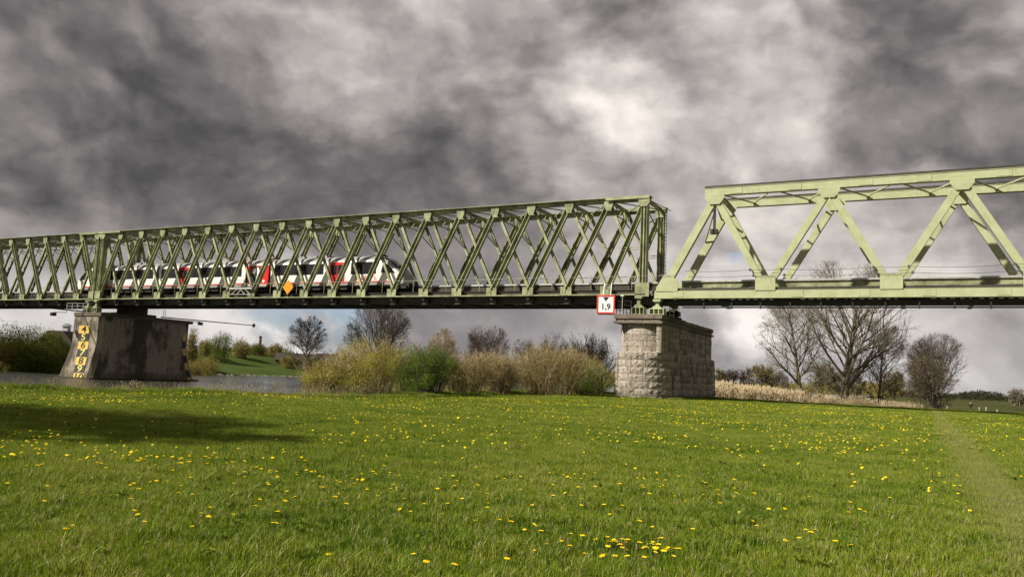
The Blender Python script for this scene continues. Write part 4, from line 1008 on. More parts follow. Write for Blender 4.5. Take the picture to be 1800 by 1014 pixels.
def carpart(name, V, fs, m, smooth=False, parent=None):
    used = sorted({i for f in fs for i in f}); mp = {u: k for k, u in enumerate(used)}
    return ob(name, mesh(name, [V[u] for u in used], [tuple(mp[i] for i in f) for f in fs], m, smooth), parent or train)
N_ = len(PROF)
def car(x_left, x_right, nose=0, body_m='train_white', name='car_body'):
    """nose: +1 cab at the right end, -1 cab at the left end"""
    nose_st = [(0.0, .55, 1.35, 1.0), (.10, .72, 1.75, .9), (.35, .84, 2.15, .82), (.75, .92, 2.55, .8), (1.3, .97, 3.0, .8), (2.0, 1.0, 3.5, .8), (2.8, 1.0, 3.85, .8), (3.6, 1.0, 4.02, .8)]
    st = []
    if nose == -1: st = [(x_left + d_, w, t_, b_) for d_, w, t_, b_ in nose_st] + [(x_right, 1, 4.02, .8)]
    elif nose == 1: st = [(x_left, 1, 4.02, .8)] + [(x_right - d_, w, t_, b_) for d_, w, t_, b_ in nose_st[::-1]]
    else: st = [(x_left, 1, 4.02, .8), (x_right, 1, 4.02, .8)]
    V, fs = loft(st); body, roof, glass = [], [], []
    for j, i, q in fs:
        xm = (st[j][0] + st[j + 1][0]) / 2; dn = (x_right - xm) if nose == 1 else (xm - x_left) if nose == -1 else 99
        top = i in range(5, N_ - 6)
        if dn < 2.5 and i in range(6, N_ - 7) and dn > .25: glass.append(q)
        elif top: roof.append(q)
        else: body.append(q)
    n1 = len(st) - 1
    body.append(tuple(range(N_ - 1, -1, -1))); body.append(tuple(n1 * N_ + i for i in range(N_)))
    carpart(name, V, body, body_m)
    carpart('roof', V, roof, 'train_roof', True)
    if glass: carpart('windscreen', V, glass, 'train_glass')
def side_panel(name, x0, x1, z0, z1, m, off=.012, parent=None, side=0):
    o = None
    for sd in ((1, -1) if side == 0 else (side,)):
        mb = MB(); y0, y1 = sorted((sd * (HWD - .003), sd * (HWD + off))); mb.box(x0, x1, y0, y1, z0, z1); o = ob(name, mb.me(name, m), parent or train)
    return o
def window_band(x0, x1, z0=2.02, z1=3.20, pitch=1.55):
    k = max(1, round((x1 - x0) / pitch)); w = (x1 - x0) / k
    side_panel('window_band', x0, x1, z0, z1, 'train_dark', .008)
    for i in range(k): side_panel('window', x0 + i * w + .05, x0 + (i + 1) * w - .05, z0 + .05, z1 - .05, 'train_glass', .020)
def door(x0, x1):
  for sd in (-1, 1):
    dp = side_panel('door', x0, x1, .98, 3.30, 'train_red', .030, side=sd)
    m_ = (x0 + x1) / 2
    for a, b in ((x0 + .18, m_ - .08), (m_ + .08, x1 - .18)): side_panel('door_window', a, b, 1.95, 3.0, 'train_glass', .045, parent=dp, side=sd)
    side_panel('door_gap', m_ - .025, m_ + .025, 1.0, 3.25, 'train_dark', .042, parent=dp, side=sd)
    side_panel('door_frame', x0 - .06, x0 - .005, .98, 3.36, 'train_white', .05, parent=dp, side=sd)
def skirt(x0, x1):
    side_panel('red_stripe', x0, x1, 1.05, 1.22, 'train_red', .022); side_panel('sill', x0, x1, .78, 1.05, 'train_grey', .026)
# cab car A
car(-64.75, -46.9, 1); skirt(-64.7, -48.3)
window_band(-64.2, -57.2); window_band(-53.5, -50.2, 1.95, 3.25, 1.65); door(-56.3, -54.3)
# slanted cab side window
for ys in (-1, 1):
    mb = MB(); mb.prism([(-49.6, 2.05), (-47.9, 2.05), (-48.05, 2.25), (-48.9, 3.0), (-49.35, 3.15)], -.012, .012); o = ob('cab_window', mb.me('cab_window', 'train_glass'), train, (0, ys * (HWD - .005), 0))
# middle car B
car(-83.0, -68.6, 0); skirt(-82.95, -68.65); window_band(-77.5, -69.2); door(-79.6, -77.9); window_band(-82.6, -79.9)
# end car C
car(-99.2, -83.5, -1); skirt(-97.6, -83.55); window_band(-92.0, -84.0); window_band(-96.2, -94.4, 1.95, 3.25, 1.65); door(-94.1, -92.4)
mb = None
for ys in (-1, 1):
    mb = MB(); mb.prism([(-96.5, 2.05), (-98.2, 2.05), (-98.05, 2.25), (-97.2, 3.0), (-96.75, 3.15)][::-1], -.012, .012); ob('cab_window', mb.me('cab_window', 'train_glass'), train, (0, ys * (HWD - .005), 0))
# power module
car(-68.25, -65.1, 0, 'train_red', 'power_module'); side_panel('cant_rail', -68.25, -65.1, 3.22, 3.44, 'train_white', .02)
side_panel('sill', -68.2, -65.15, .78, 1.0, 'train_grey', .026)
pm = side_panel('grille', -67.75, -66.35, 1.15, 3.1, 'train_dark', .022)
mb = MB(); n3 = 10
mb.prism([(-67.35 + .34 * math.cos(2 * math.pi * k / n3), 2.62 + .40 * math.sin(2 * math.pi * k / n3)) for k in range(n3)], -HWD - .040, -HWD - .028); ob('fan_ring', mb.me('fan_ring', 'train_roof'), pm)
mb = MB(); mb.prism([(-67.35 + .24 * math.cos(2 * math.pi * k / n3), 2.62 + .29 * math.sin(2 * math.pi * k / n3)) for k in range(n3)], -HWD - .052, -HWD - .042); ob('fan_hub', mb.me('fan_hub', 'train_grey'), pm)
mb = MB(); mb.prism([(-67.0, 1.3), (-66.6, 1.3), (-66.35, 2.4), (-66.6, 3.0), (-66.85, 3.0), (-66.75, 2.2)], -HWD - .040, -HWD - .024); ob('emblem', mb.me('emblem', 'train_white'), pm)
mb = MB(); mb.prism([(-65.75 + .17 * math.cos(2 * math.pi * k / n3), 1.42 + .18 * math.sin(2 * math.pi * k / n3)) for k in range(n3)], -HWD - .03, -HWD - .002); ob('emblem', mb.me('emblem', 'train_white'), train)
side_panel('white_band', -68.25, -65.1, 1.0, 1.06, 'train_white', .03)
# red marks on the cab car side
mb = MB(); rr_ = random.Random(3)
for k in range(7): x = -52.9 + k * .42; mb.box(x, x + .10, -HWD - .014, -HWD - .002, 1.35, 1.85 + rr_.uniform(-.1, .1)); mb.box(x + .13, x + .30, -HWD - .014, -HWD - .002, 1.35 + .25 * (k % 2), 1.45 + .25 * (k % 2))
ob('lettering', mb.me('lettering', 'train_red'), train)
# bellows
for a, b in ((-65.1, -64.75), (-68.6, -68.25), (-83.5, -83.0)):
    V, fs = loft([(a, .93, 3.85, .85), ((a * 2 + b) / 3, .88, 3.78, .85), ((a + 2 * b) / 3, .93, 3.85, .85), (b, .88, 3.78, .85)]); carpart('bellows', V, [q for _, _, q in fs], 'bellows')
# roof gear
for x0, x1, z1 in ((-61.5, -57.5, 4.22), (-76.5, -72.0, 4.22), (-90.5, -86.5, 4.2), (-67.7, -65.6, 4.16)):
    mb = MB(); mb.box(x0, x1, -.75, .75, 3.9, z1); mb.box(x0 + .3, x0 + .36, -.8, .8, 3.9, z1 + .02); mb.box(x1 - .36, x1 - .3, -.8, .8, 3.9, z1 + .02); ob('roof_unit', mb.me('roof_unit', 'train_roof'), train)
mb = MB(); mb.box(-50.6, -50.1, -.3, .3, 3.95, 4.12); ob('horn', mb.me('horn', 'train_dark'), train)
# running gear
wheel = MB(); 
wheel.tube([(0, -.80, 0), (0, -.68, 0)], .38, 14); wheel.tube([(0, .68, 0), (0, .80, 0)], .38, 14); wheel.tube([(0, -.68, 0), (0, .68, 0)], .07, 6); wm_ = wheel.me('wheelset', 'train_dark')
for x in (-50.5, -52.4, -65.9, -67.5, -80.6, -82.3, -93.5, -95.4): ob('wheelset', wm_, train, (x, 0, .39))
for x0, x1 in ((-53.1, -49.8), (-68.1, -65.2), (-83.0, -79.9), (-96.1, -92.8)):
    mb = MB(); mb.box(x0, x1, -1.02, -.86, .30, .62); mb.box(x0, x1, .86, 1.02, .30, .62); mb.box(x0 + .9, x1 - .9, -1.1, 1.1, .45, .75); ob('bogie_frame', mb.me('bogie_frame', 'train_dark'), train)
for x0, x1 in ((-64.2, -54.0), (-78.8, -69.2), (-91.8, -84.2)):
    mb = MB(); mb.box(x0, x1, -1.32, 1.32, .38, .79); ob('underfloor_box', mb.me('underfloor_box', 'train_dark'), train)
mb = MB(); mb.tube([(-47.3, 0, .95), (-46.3, 0, .95)], [.16, .13], 8); mb.box(-46.6, -46.1, -.32, .32, .72, 1.2); mb.box(-47.6, -46.6, -1.1, 1.1, .45, .78); mb.box(-46.8, -46.4, -.9, -.6, .6, .95); mb.box(-46.8, -46.4, .6, .9, .6, .95); ob('coupler', mb.me('coupler', 'train_dark'), train)
mb = MB(); mb.tube([(-98.8, 0, .95), (-100.1, 0, .95)], [.16, .13], 8); mb.box(-100.3, -99.7, -.32, .32, .72, 1.2); mb.box(-99.4, -98.4, -1.1, 1.1, .45, .78); ob('coupler', mb.me('coupler', 'train_dark'), train)
for ys in (-1, 1):
    hl = MB(); hl.box(-47.25, -46.98, ys * 1.05 - .13, ys * 1.05 + .13, 1.45, 1.68); ob('headlight', hl.me('headlight', 'lamp_lens'), train)
    hl = MB(); hl.box(-99.1, -98.85, ys * 1.05 - .13, ys * 1.05 + .13, 1.45, 1.68); ob('headlight', hl.me('headlight', 'lamp_lens'), train)

# ------------------------------------------------------------------ trees
class Tree:
    def __init__(s, seed): s.r = random.Random(seed); s.V = []; s.F = []; s.tw = []; s.ends = []
    def tube(s, pts, rs, nn):
        k = len(s.V)
        for i, q in enumerate(pts):
            dv = (pts[min(i + 1, len(pts) - 1)] - pts[max(i - 1, 0)]); dv.normalize(); x = dv.orthogonal().normalized(); y = dv.cross(x)
            for j in range(nn):
                a = 2 * math.pi * j / nn; s.V.append(q + x * (math.cos(a) * rs[i]) + y * (math.sin(a) * rs[i]))
        for i in range(len(pts) - 1):
            for j in range(nn):
                j2 = (j + 1) % nn; a, b, c_, d_ = k + i * nn + j, k + i * nn + j2, k + (i + 1) * nn + j2, k + (i + 1) * nn + j; s.F += [(a, b, c_), (a, c_, d_)]
    def grow(s, p, dv, L, r, lvl, spec):
        rr = s.r; segs = (7, 5, 4, 3)[min(lvl, 3)]; pts = [p.copy()]; q = p.copy(); dv = dv.normalized()
        upb = spec['up'][min(lvl, len(spec['up']) - 1)]
        for i in range(segs):
            wob = spec['wob'] * (.4 if lvl == 0 else 1); dv = (dv + Vector((rr.gauss(0, wob), rr.gauss(0, wob), rr.gauss(0, wob * .7) + upb / segs))).normalized(); q = q + dv * (L / segs); pts.append(q.copy())
        rs = [max(.006, r * (1 - .82 * i / segs)) for i in range(segs + 1)]
        if lvl < 3: s.tube(pts, rs, 6 if lvl == 0 else 4 if lvl == 1 else 3)
        else: s.tw.append((pts[0], pts[-1], r * 2)); 
        if lvl >= spec['levels'] - 1: s.ends.append(pts[-1]); 
        if lvl >= spec['levels']: return
        nch = spec['n'][lvl]
        for k in range(nch):
            u = spec['from'][min(lvl, 3)] + (1 - spec['from'][min(lvl, 3)]) * ((k + rr.random()) / nch); u = min(.98, u); i = min(segs - 1, int(u * segs)); w = u * segs - i
            st = pts[i].lerp(pts[i + 1], w); ax = (pts[i + 1] - pts[i]).normalized(); pr = ax.orthogonal().normalized(); pr.rotate(Matrix.Rotation(rr.uniform(0, 6.283) if lvl else k * 2.4 + rr.uniform(-.4, .4), 3, ax))
            an = R(spec['ang'][min(lvl, 3)] * rr.uniform(.7, 1.25)) * (1 - .35 * u if lvl == 0 else 1); nd = ax * math.cos(an) + pr * math.sin(an)
            rem = s.exit(st, nd, spec)
            ll = min(L * spec['ratio'][lvl] * rr.uniform(.7, 1.15), rem * rr.uniform(.85, 1.02)) if lvl else rem * rr.uniform(.72, 1.0)
            if ll < .12: continue
            s.grow(st, nd, ll, max(.010, rs[i] * spec['rr'][min(lvl, 3)] * rr.uniform(.7, 1)), lvl + 1, spec)
    def exit(s, p, dv, spec):
        c0, ax = spec['c'], spec['e']; o = Vector(((p.x - c0.x) / ax.x, (p.y - c0.y) / ax.y, (p.z - c0.z) / ax.z)); dd = Vector((dv.x / ax.x, dv.y / ax.y, dv.z / ax.z))
        A = dd.dot(dd); B = 2 * o.dot(dd); C_ = o.dot(o) - 1; D_ = B * B - 4 * A * C_
        if D_ < 0: return .5
        t_ = (-B + math.sqrt(D_)) / (2 * A); return max(.3, t_)
    def twigs(s, fine, flen, w0, seed=0):
        rr = s.r; V, Fc = [], []
        for a, b, w in s.tw:
            dv = b - a; L = dv.length
            if L < 1e-3: continue
            x = dv.orthogonal().normalized(); x.rotate(Matrix.Rotation(rr.uniform(0, 6.28), 3, dv.normalized())); w = max(w0, w)
            q = len(V); V += [a - x * w / 2, a + x * w / 2, b]; Fc.append((q, q + 1, q + 2))
            for k in range(fine):
                u = rr.uniform(.15, 1); st = a + dv * u; nd = (dv.normalized() + Vector((rr.gauss(0, .36), rr.gauss(0, .36), rr.gauss(.12, .30)))).normalized(); l2 = flen * rr.uniform(.5, 1.2); e = st + nd * l2
                x2 = nd.orthogonal().normalized(); x2.rotate(Matrix.Rotation(rr.uniform(0, 6.28), 3, nd)); q = len(V); V += [st - x2 * w0 * .45, st + x2 * w0 * .45, e]; Fc.append((q, q + 1, q + 2)); s.ends.append(e)
        return V, Fc
def bare_tree(name, label, x, y, z, H, width, crown_base=.15, trunk_r=.3, seed=1, levels=3, fine=7, lean=(0, 0), n_=(16, 9, 7), bark='bark', twig='twig', buds=None, nb=1.0, bsz=.09, up=(.1, .35, .25, .15), w0=.022, flen=.7, ang=(50, 42, 40, 40), trunk_frac=.80, group=None, multi=1, wob=.10):
    T = Tree(seed)
    spec = dict(up=up, wob=wob, levels=levels, n=list(n_) + [0], ang=list(ang), ratio=(1, .55, .42, .4), rr=(.58, .58, .55, .5), c=Vector((lean[0] * .5, lean[1] * .5, H * (1 + crown_base) / 2)), e=Vector((width / 2, width / 2, H * (1 - crown_base) / 2 * 1.02)))
    spec['from'] = (max(.10, crown_base * 1.1), .22, .15, .1)
    for k in range(multi):
        dv = Vector((lean[0] / H, lean[1] / H, 1)) if multi == 1 else Vector((T.r.gauss(0, .28), T.r.gauss(0, .28), 1))
        T.grow(Vector((0, 0, -.4)) if multi == 1 else Vector((T.r.gauss(0, .3), T.r.gauss(0, .3), -.3)), dv, H * trunk_frac, trunk_r, 0, spec)
    root = thing(name, label, 'tree', (x, y, z), group=group)
    ob('trunk', npmesh('trunk', [tuple(q) for q in T.V], T.F, bark, True), root)
    V, Fc = T.twigs(fine, flen, w0)
    ob('crown', npmesh('crown', [tuple(q) for q in V], Fc, twig), root)
    if buds:
        LV, LF = [], []; rr = T.r
        ends = T.ends; cnt = int(len(ends) * nb)
        for k in range(cnt):
            e = ends[rr.randrange(len(ends))]; s = bsz * rr.uniform(.5, 1.2); o = e + Vector((rr.gauss(0, .12), rr.gauss(0, .12), rr.gauss(0, .12))); a = Vector((rr.gauss(0, 1), rr.gauss(0, 1), rr.gauss(0, 1))).normalized() * s; b = Vector((rr.gauss(0, 1), rr.gauss(0, 1), rr.gauss(0, 1))).normalized() * s
            q = len(LV); LV += [o - a * .5, o + b, o + a]; LF.append((q, q + 1, q + 2))
        ob('leaves', npmesh('leaves', [tuple(q) for q in LV], LF, buds), root)
    return root
def treeat(name, label, px, dist, ytop, wpx, z=None, **kw):
    x, y = bearing(px, dist); depth = dist * math.cos(math.atan((px - 900) / 1400)); zz = ground(x, y) if z is None else z
    H = ZC + (hor(px) - ytop) / 1400 * depth - zz; return bare_tree(name, label, x, y, zz, H, wpx / 1400 * depth, **kw)
treeat('bare_tree', 'big bare tree with a stout trunk and wide crown rising above the right deck', 1488, 112, 460, 240, trunk_r=.62, seed=3, crown_base=.16, n_=(24, 11, 8), fine=6, bark='bark_pale', twig='twig_tree', w0=0.022, flen=.8, ang=(60, 36, 36, 40), buds='leaf_bud', nb=0.25, bsz=.08, trunk_frac=.72)
treeat('budding_tree', 'tall slender tree with pale new leaves, left of the big bare tree behind the reeds', 1413, 108, 492, 150, trunk_r=.36, seed=5, crown_base=.10, n_=(26, 10, 7), fine=5, bark='bark_pale', twig='twig_tree', buds='leaf_bud', nb=0.5, bsz=0.12, ang=(60, 42, 40, 40), up=(.05, .25, .2, .15), w0=0.02)
treeat('bare_tree', 'medium bare tree with slender trunk, right of the big bare tree behind the reeds', 1547, 116, 560, 100, trunk_r=.26, seed=8, crown_base=.12, n_=(26, 10, 8), fine=5, bark='bark_pale', twig='twig_tree', buds='leaf_bud', nb=.15, ang=(58, 42, 40, 40), w0=0.02)
treeat('bare_tree', 'broad bare grey tree standing alone by the far meadow at the right', 1652, 150, 588, 106, trunk_r=.3, seed=11, crown_base=0.0, n_=(24, 10, 8), fine=6, multi=2, w0=.032, flen=.8, ang=(40, 30, 34, 40), trunk_frac=.6)
treeat('dense_shrub_tree', 'dense low brown-green twiggy thicket in front of the lone broad bare tree', 1640, 142, 628, 92, trunk_r=.12, seed=13, crown_base=0.0, n_=(9, 9, 8), fine=5, multi=3, w0=.035, twig='twig', buds='leaf_olive', nb=0.12, bsz=.16, ang=(60, 45, 40, 40), trunk_frac=.6, wob=0.16)
treeat('bare_tree', 'large dark bare tree with fan shaped crown reaching the deck above the willow bushes', 671, 150, 524, 122, z=-1, trunk_r=.5, seed=21, crown_base=-.15, n_=(30, 12, 8), fine=5, w0=.036, flen=.95, ang=(54, 30, 32, 40), up=(.05, .30, .2, .1), trunk_frac=0.5)
treeat('bare_tree', 'slim bare tree on the far bank left of the large fan shaped tree', 545, 215, 557, 76, z=1.2, trunk_r=.33, seed=23, crown_base=-.3, n_=(34, 9, 7), fine=5, w0=.05, flen=.8, twig='twig', bark='bark', trunk_frac=.8, ang=(66, 30, 32, 40), up=(.05, .18, .15, .1))
treeat('bare_tree', 'round topped brownish tree behind the green bush in the middle distance', 785, 210, 580, 62, z=-1, trunk_r=.3, seed=27, crown_base=-.1, n_=(26, 10, 8), fine=6, w0=.05, flen=.8, twig='twig_tan', trunk_frac=0.5, ang=(44, 32, 34, 40))
treeat('bare_tree', 'broad bare tree with round crown, centre of the row behind the bushes', 862, 195, 566, 84, z=-1, trunk_r=.4, seed=29, crown_base=-.15, n_=(28, 11, 8), fine=6, w0=.045, flen=.9, trunk_frac=0.5, ang=(56, 32, 34, 40), up=(.05, .25, .2, .1))
treeat('bare_tree', 'small faint bare tree right of the round crowned tree', 925, 300, 594, 46, z=-1, trunk_r=.3, seed=31, n_=(20, 9, 7), fine=8, w0=.06, trunk_frac=.65, twig='twig')
treeat('bare_tree', 'low wide bare tree behind the dark twiggy bush left of the stone pier', 978, 230, 583, 62, z=-1, trunk_r=.3, seed=33, n_=(26, 10, 8), fine=6, w0=.05, trunk_frac=0.5, crown_base=0.02, ang=(56, 32, 34, 40), up=(.05, .25, .2, .1))
# small far trees beyond the reeds and along the skyline
small = [(1270, 250, 652, 30, 'leaf_olive'), (1290, 300, 648, 26, None), (1315, 300, 646, 26, None), (1345, 230, 641, 40, 'leaf_olive'), (1372, 280, 655, 34, None), (1450, 250, 640, 46, 'leaf_olive'), (1478, 300, 652, 26, None), (1505, 240, 645, 40, None), (1575, 260, 655, 40, 'leaf_olive'), (1240, 280, 650, 30, None)]
wd = ['just right of the stone pier', 'second from the pier', 'third from the pier', 'left of the tall budding tree', 'below the tall budding tree', 'between the two tall trees', 'left of the big trunk', 'right of the big trunk', 'right of the medium bare tree', 'half hidden by the stone pier']
for k, ((px, ds, yt, w, bd), wh) in enumerate(zip(small, wd)):
    treeat('distant_tree', 'small distant %s tree beyond the reeds, %s' % ('greenish' if bd else 'bare grey', wh), px, ds, yt, w, z=-1.7, trunk_r=.22, seed=40 + k, n_=(16, 8, 6), fine=8, w0=.07, flen=.9, trunk_frac=.6, buds=bd, nb=.35, bsz=.25, group='small trees beyond the reeds')

def foliage(n_, blobs_, size, seed, lumps=26, shell=.55, flat=1.0):
    """leaf triangles gathered in clumps spread through ellipsoids"""
    g = np.random.default_rng(seed); out = []
    vol = [b[3] * b[4] * b[5] for b in blobs_]; tot = sum(vol)
    for b, v in zip(blobs_, vol):
        k = int(n_ * v / tot); nl = max(6, int(lumps * (v / tot) * len(blobs_)))
        dv = g.normal(size=(nl, 3)); dv /= np.linalg.norm(dv, axis=1)[:, None]; rad = g.uniform(shell, 1.0, nl)[:, None]
        cen = dv * rad * np.array(b[3:6]) + np.array(b[:3]); ls = g.uniform(.16, .34, nl) * min(b[3:6])
        pick = g.integers(0, nl, k); off = np.clip(g.normal(size=(k, 3)), -1.4, 1.4) * ls[pick][:, None] * np.array([1, 1, .75]); out.append(cen[pick] + off)
    P_ = np.concatenate(out); P_[:, 2] = np.abs(P_[:, 2]); k = len(P_)
    a = g.normal(size=(k, 3)); a /= np.linalg.norm(a, axis=1)[:, None]; b2 = g.normal(size=(k, 3)); b2 /= np.linalg.norm(b2, axis=1)[:, None]; s = size * g.uniform(.5, 1.2, k)[:, None]
    V = np.stack([P_ - a * s * .5, P_ + b2 * s * .6, P_ + a * s * .5], 1).reshape(-1, 3); return V, np.arange(k * 3).reshape(-1, 3)
def stems(n_, blobs_, seed, r=.03, spread=.6, fine=6, w0=.02, zb=0.0, arch=.3):
    rr = random.Random(seed); T = Tree(seed); 
    for k in range(n_):
        b = blobs_[rr.randrange(len(blobs_))]; a = rr.uniform(0, 6.28); q = rr.random() ** .5
        st = Vector((b[0] * .8 + b[3] * spread * q * math.cos(a) * .6, b[1] * .8 + b[4] * spread * q * math.sin(a) * .6, zb)); th = rr.uniform(0, 6.28); ph = rr.uniform(.0, 1.0) ** .6
        en = Vector((b[0] + b[3] * math.cos(th) * ph, b[1] + b[4] * math.sin(th) * ph, max(.4, b[2] + b[5] * math.sqrt(max(0, 1 - ph * ph)) * rr.uniform(.8, 1.08))))
        md = st.lerp(en, .5) + Vector((0, 0, arch * (en - st).length * .3)); pts = []
        for i in range(6):
            u = i / 5; pts.append(st.lerp(md, u).lerp(md.lerp(en, u), u))
        T.tube(pts, [r * (1 - .75 * i / 5) for i in range(6)], 3)
        for i in range(1, 5):
            for _ in range(3):
                p_ = pts[i].lerp(pts[i + 1], rr.random()); dv = ((pts[i + 1] - pts[i]).normalized() + Vector((rr.gauss(0, .5), rr.gauss(0, .5), rr.gauss(.25, .4)))).normalized(); T.tw.append((p_, p_ + dv * rr.uniform(.4, 1.1), .02))
    V, Fc = T.twigs(fine, .42, w0); k = len(T.V)
    return [tuple(q) for q in T.V] + [tuple(q) for q in V], T.F + [tuple(i + k for i in f) for f in Fc]
def bush(name, label, px, dist, ytop, wpx, leaf, nl, twig='twig_tan', ns=60, size=.09, seed=1, z=None, group='bushes along the river bank', cat='bush', squash=.8, lobes=5, fine=6, w0=.02, lf_shell=.5, arch=.3, lumps=40):
    x, y = bearing(px, dist); depth = dist * math.cos(math.atan((px - 900) / 1400)); zz = ground(x, y) if z is None else z; zz = max(zz, WATER - .1) if z is None else zz
    H = ZC + (hor(px) - ytop) / 1400 * depth - zz; w = wpx / 1400 * depth / 2; rr = random.Random(seed)
    bl = [(0, 0, H * .42, w * .72, w * .72 * squash, H * .52)]
    for k in range(lobes): a = rr.uniform(0, 6.28); h2 = rr.uniform(.3, .62); bl.append((w * .5 * math.cos(a), w * .5 * squash * math.sin(a), H * h2, w * .48, w * .48 * squash, H * rr.uniform(.28, .36)))
    root = thing(name, label, cat, (x, y, zz), group=group)
    V, Fc = stems(ns, bl, seed, r=.035 * max(1, depth / 80), fine=fine, w0=w0 * max(1, depth / 60), zb=-.3, arch=arch); ob('stems', npmesh('stems', V, Fc, twig), root)
    if nl: V, Fc = foliage(nl, bl, size, seed + 5, lumps, lf_shell); ob('foliage', npmesh('foliage', V, Fc, leaf), root)
    return root
bush('willow_bush', 'low yellow-green willow bush at the left end of the thicket beside the water', 578, 47, 632, 100, 'leaf_yellow_green', 26000, ns=50, size=.06, seed=1, fine=4)
bush('willow_bush', 'large yellow-green willow bush with feathery top, left part of the thicket', 650, 51, 594, 150, 'leaf_yellow_green', 60000, ns=90, size=.06, seed=2, fine=5)
bush('leafy_bush', 'rounded fresh green bush in the middle of the thicket', 748, 56, 606, 150, 'leaf_fresh_green', 60000, ns=70, size=.07, seed=3, twig='twig', fine=4)
bush('willow_bush', 'olive willow bush between the yellow-green and the fresh green ones', 700, 60, 608, 100, 'leaf_yellow_green', 26000, ns=80, size=.06, seed=4, fine=5)
bush('twiggy_bush', 'brown-green twiggy bush right of the fresh green bush', 822, 60, 624, 120, 'leaf_olive', 26000, ns=110, size=.06, seed=5, fine=6)
bush('twiggy_bush', 'bare straw coloured bush with pale upright stems, middle of the thicket', 888, 64, 618, 150, 'leaf_olive', 22000, ns=170, size=.06, seed=6, fine=6)
bush('twiggy_bush', 'wide tan bush of leaning stems, right part of the thicket', 968, 66, 602, 160, 'leaf_olive', 36000, ns=190, size=.07, seed=7, fine=6)
bush('twiggy_bush', 'tall dark bare bush with spiky top against the left side of the stone pier', 1035, 84, 580, 130, 'leaf_dark_green', 14000, ns=150, size=.09, seed=8, twig='twig_dark', fine=5)
bush('leafy_bush', 'low green bush at the foot of the thicket beside the stone pier', 1045, 70, 630, 100, 'leaf_fresh_green', 34000, ns=60, size=.07, seed=9, fine=4)
bush('leafy_bush', 'olive brown bush between the tan bush and the stone pier', 1015, 76, 600, 120, 'leaf_olive', 32000, ns=100, size=.08, seed=14, fine=5)
bush('twiggy_bush', 'slender pale-leaved shoots standing above the fresh green bush', 735, 68, 594, 56, 'leaf_bud', 3000, ns=40, size=.08, seed=15, fine=5)
bush('leafy_bush', 'dim olive scrub filling the back of the thicket behind the straw coloured bush', 870, 82, 634, 210, 'leaf_dark_green', 34000, ns=60, size=.10, seed=16, fine=5, twig='twig')
# far bank trees (left) and the skyline mass
farl = [(24, 158, 560, 130, 'leaf_far_green', 'large dark green tree at the left edge of the photo on the far bank'), (92, 156, 574, 80, 'leaf_far_green', 'dark green tree left of the building roof on the far bank'),
        (66, 148, 592, 120, 'leaf_far_green', 'low leafy tree by the water on the far bank at the left'), (12, 147, 600, 80, 'leaf_olive', 'olive bush by the water at the very left'), (108, 152, 590, 70, 'leaf_far_green', 'green bush in front of the building, left of the river pier'),
        (347, 190, 568, 26, 'leaf_olive', 'narrow tree right behind the far corner of the river pier'), (396, 230, 577, 52, 'leaf_far_green', 'rounded green tree on the far bank right of the river pier'), (370, 235, 592, 34, 'leaf_olive', 'low olive tree behind the dike right of the river pier'),
        (430, 245, 588, 40, 'leaf_olive', 'brownish tree left of the red brick chimney'), (455, 260, 600, 44, 'leaf_far_green', 'low dark tree in front of the red brick chimney'), (488, 265, 602, 36, 'leaf_olive', 'low brown tree right of the red brick chimney'),
        (372, 182, 624, 60, 'leaf_olive', 'olive scrub on the far bank close to the water right of the river pier'), (335, 176, 632, 60, 'leaf_olive', 'olive scrub on the far bank directly behind the river pier'), (515, 232, 622, 36, 'leaf_olive', 'low olive bush at the end of the dike left of the slim bare tree'), (555, 228, 626, 50, 'leaf_dark_green', 'dark bush at the foot of the slim bare tree')]
for k, (px, ds, yt, w, lf, lab) in enumerate(farl):
    bush('far_bank_tree' if 'tree' in lab else 'far_bank_bush', lab, px, ds, yt, w * 1.1, lf, 40000 if w > 60 else 11000, ns=16, size=.23, seed=70 + k, z=farz(*bearing(px, ds)) - .3, group=None if 0 else 'trees and bushes on the far bank', cat='tree' if 'tree' in lab else 'bush', twig='twig', lf_shell=.45, fine=3, lobes=7, lumps=110)
# distant skyline woods
V = []; Fc = []; g = np.random.default_rng(5)
def wood(px0, px1, d0, d1, ytop, dens_, seed, name, m):
    g = np.random.default_rng(seed); P_ = []
    k = int((px1 - px0) * dens_)
    cx = g.uniform(px0, px1, k); dist = g.uniform(d0, d1, k); out = []
    for a, dd in zip(cx, dist):
        x, y = bearing(a, dd); top = ZC + (hor(a) - ytop(a)) / 1400 * dd + 1.7; hh = top * g.uniform(.55, 1.05); w = hh * g.uniform(.4, .8); out.append((x, y, -1.7 + hh * .5, w, w, hh * .55))
    W_ = np.array(out); n_ = 60; idx = np.repeat(np.arange(len(W_)), n_); dv = g.normal(size=(len(idx), 3)); dv /= np.linalg.norm(dv, axis=1)[:, None]; P_ = W_[idx, :3] + dv * W_[idx, 3:6] * g.uniform(.5, 1, len(idx))[:, None]
    s = (W_[idx, 5] * .24)[:, None]; a = g.normal(size=P_.shape); b2 = g.normal(size=P_.shape); V = np.stack([P_ - a * s * .5, P_ + b2 * s * .5, P_ + a * s * .5], 1).reshape(-1, 3)
    ob(name, npmesh(name, V, np.arange(len(V)).reshape(-1, 3), m), kind='stuff')
wood(1560, 2100, 500, 800, lambda a: 689 + 3 * math.sin(a * .05) + (a - 1700) * .035, 1.2, 2, 'distant_wood', 'leaf_wood')
wood(1180, 1580, 420, 600, lambda a: 672, .9, 3, 'distant_wood', 'leaf_olive')
wood(560, 1110, 330, 420, lambda a: 634 + (a - 560) * .03, .9, 4, 'distant_wood', 'leaf_olive')
wood(-300, 520, 420, 600, lambda a: 612, .6, 6, 'distant_wood', 'leaf_far_green')
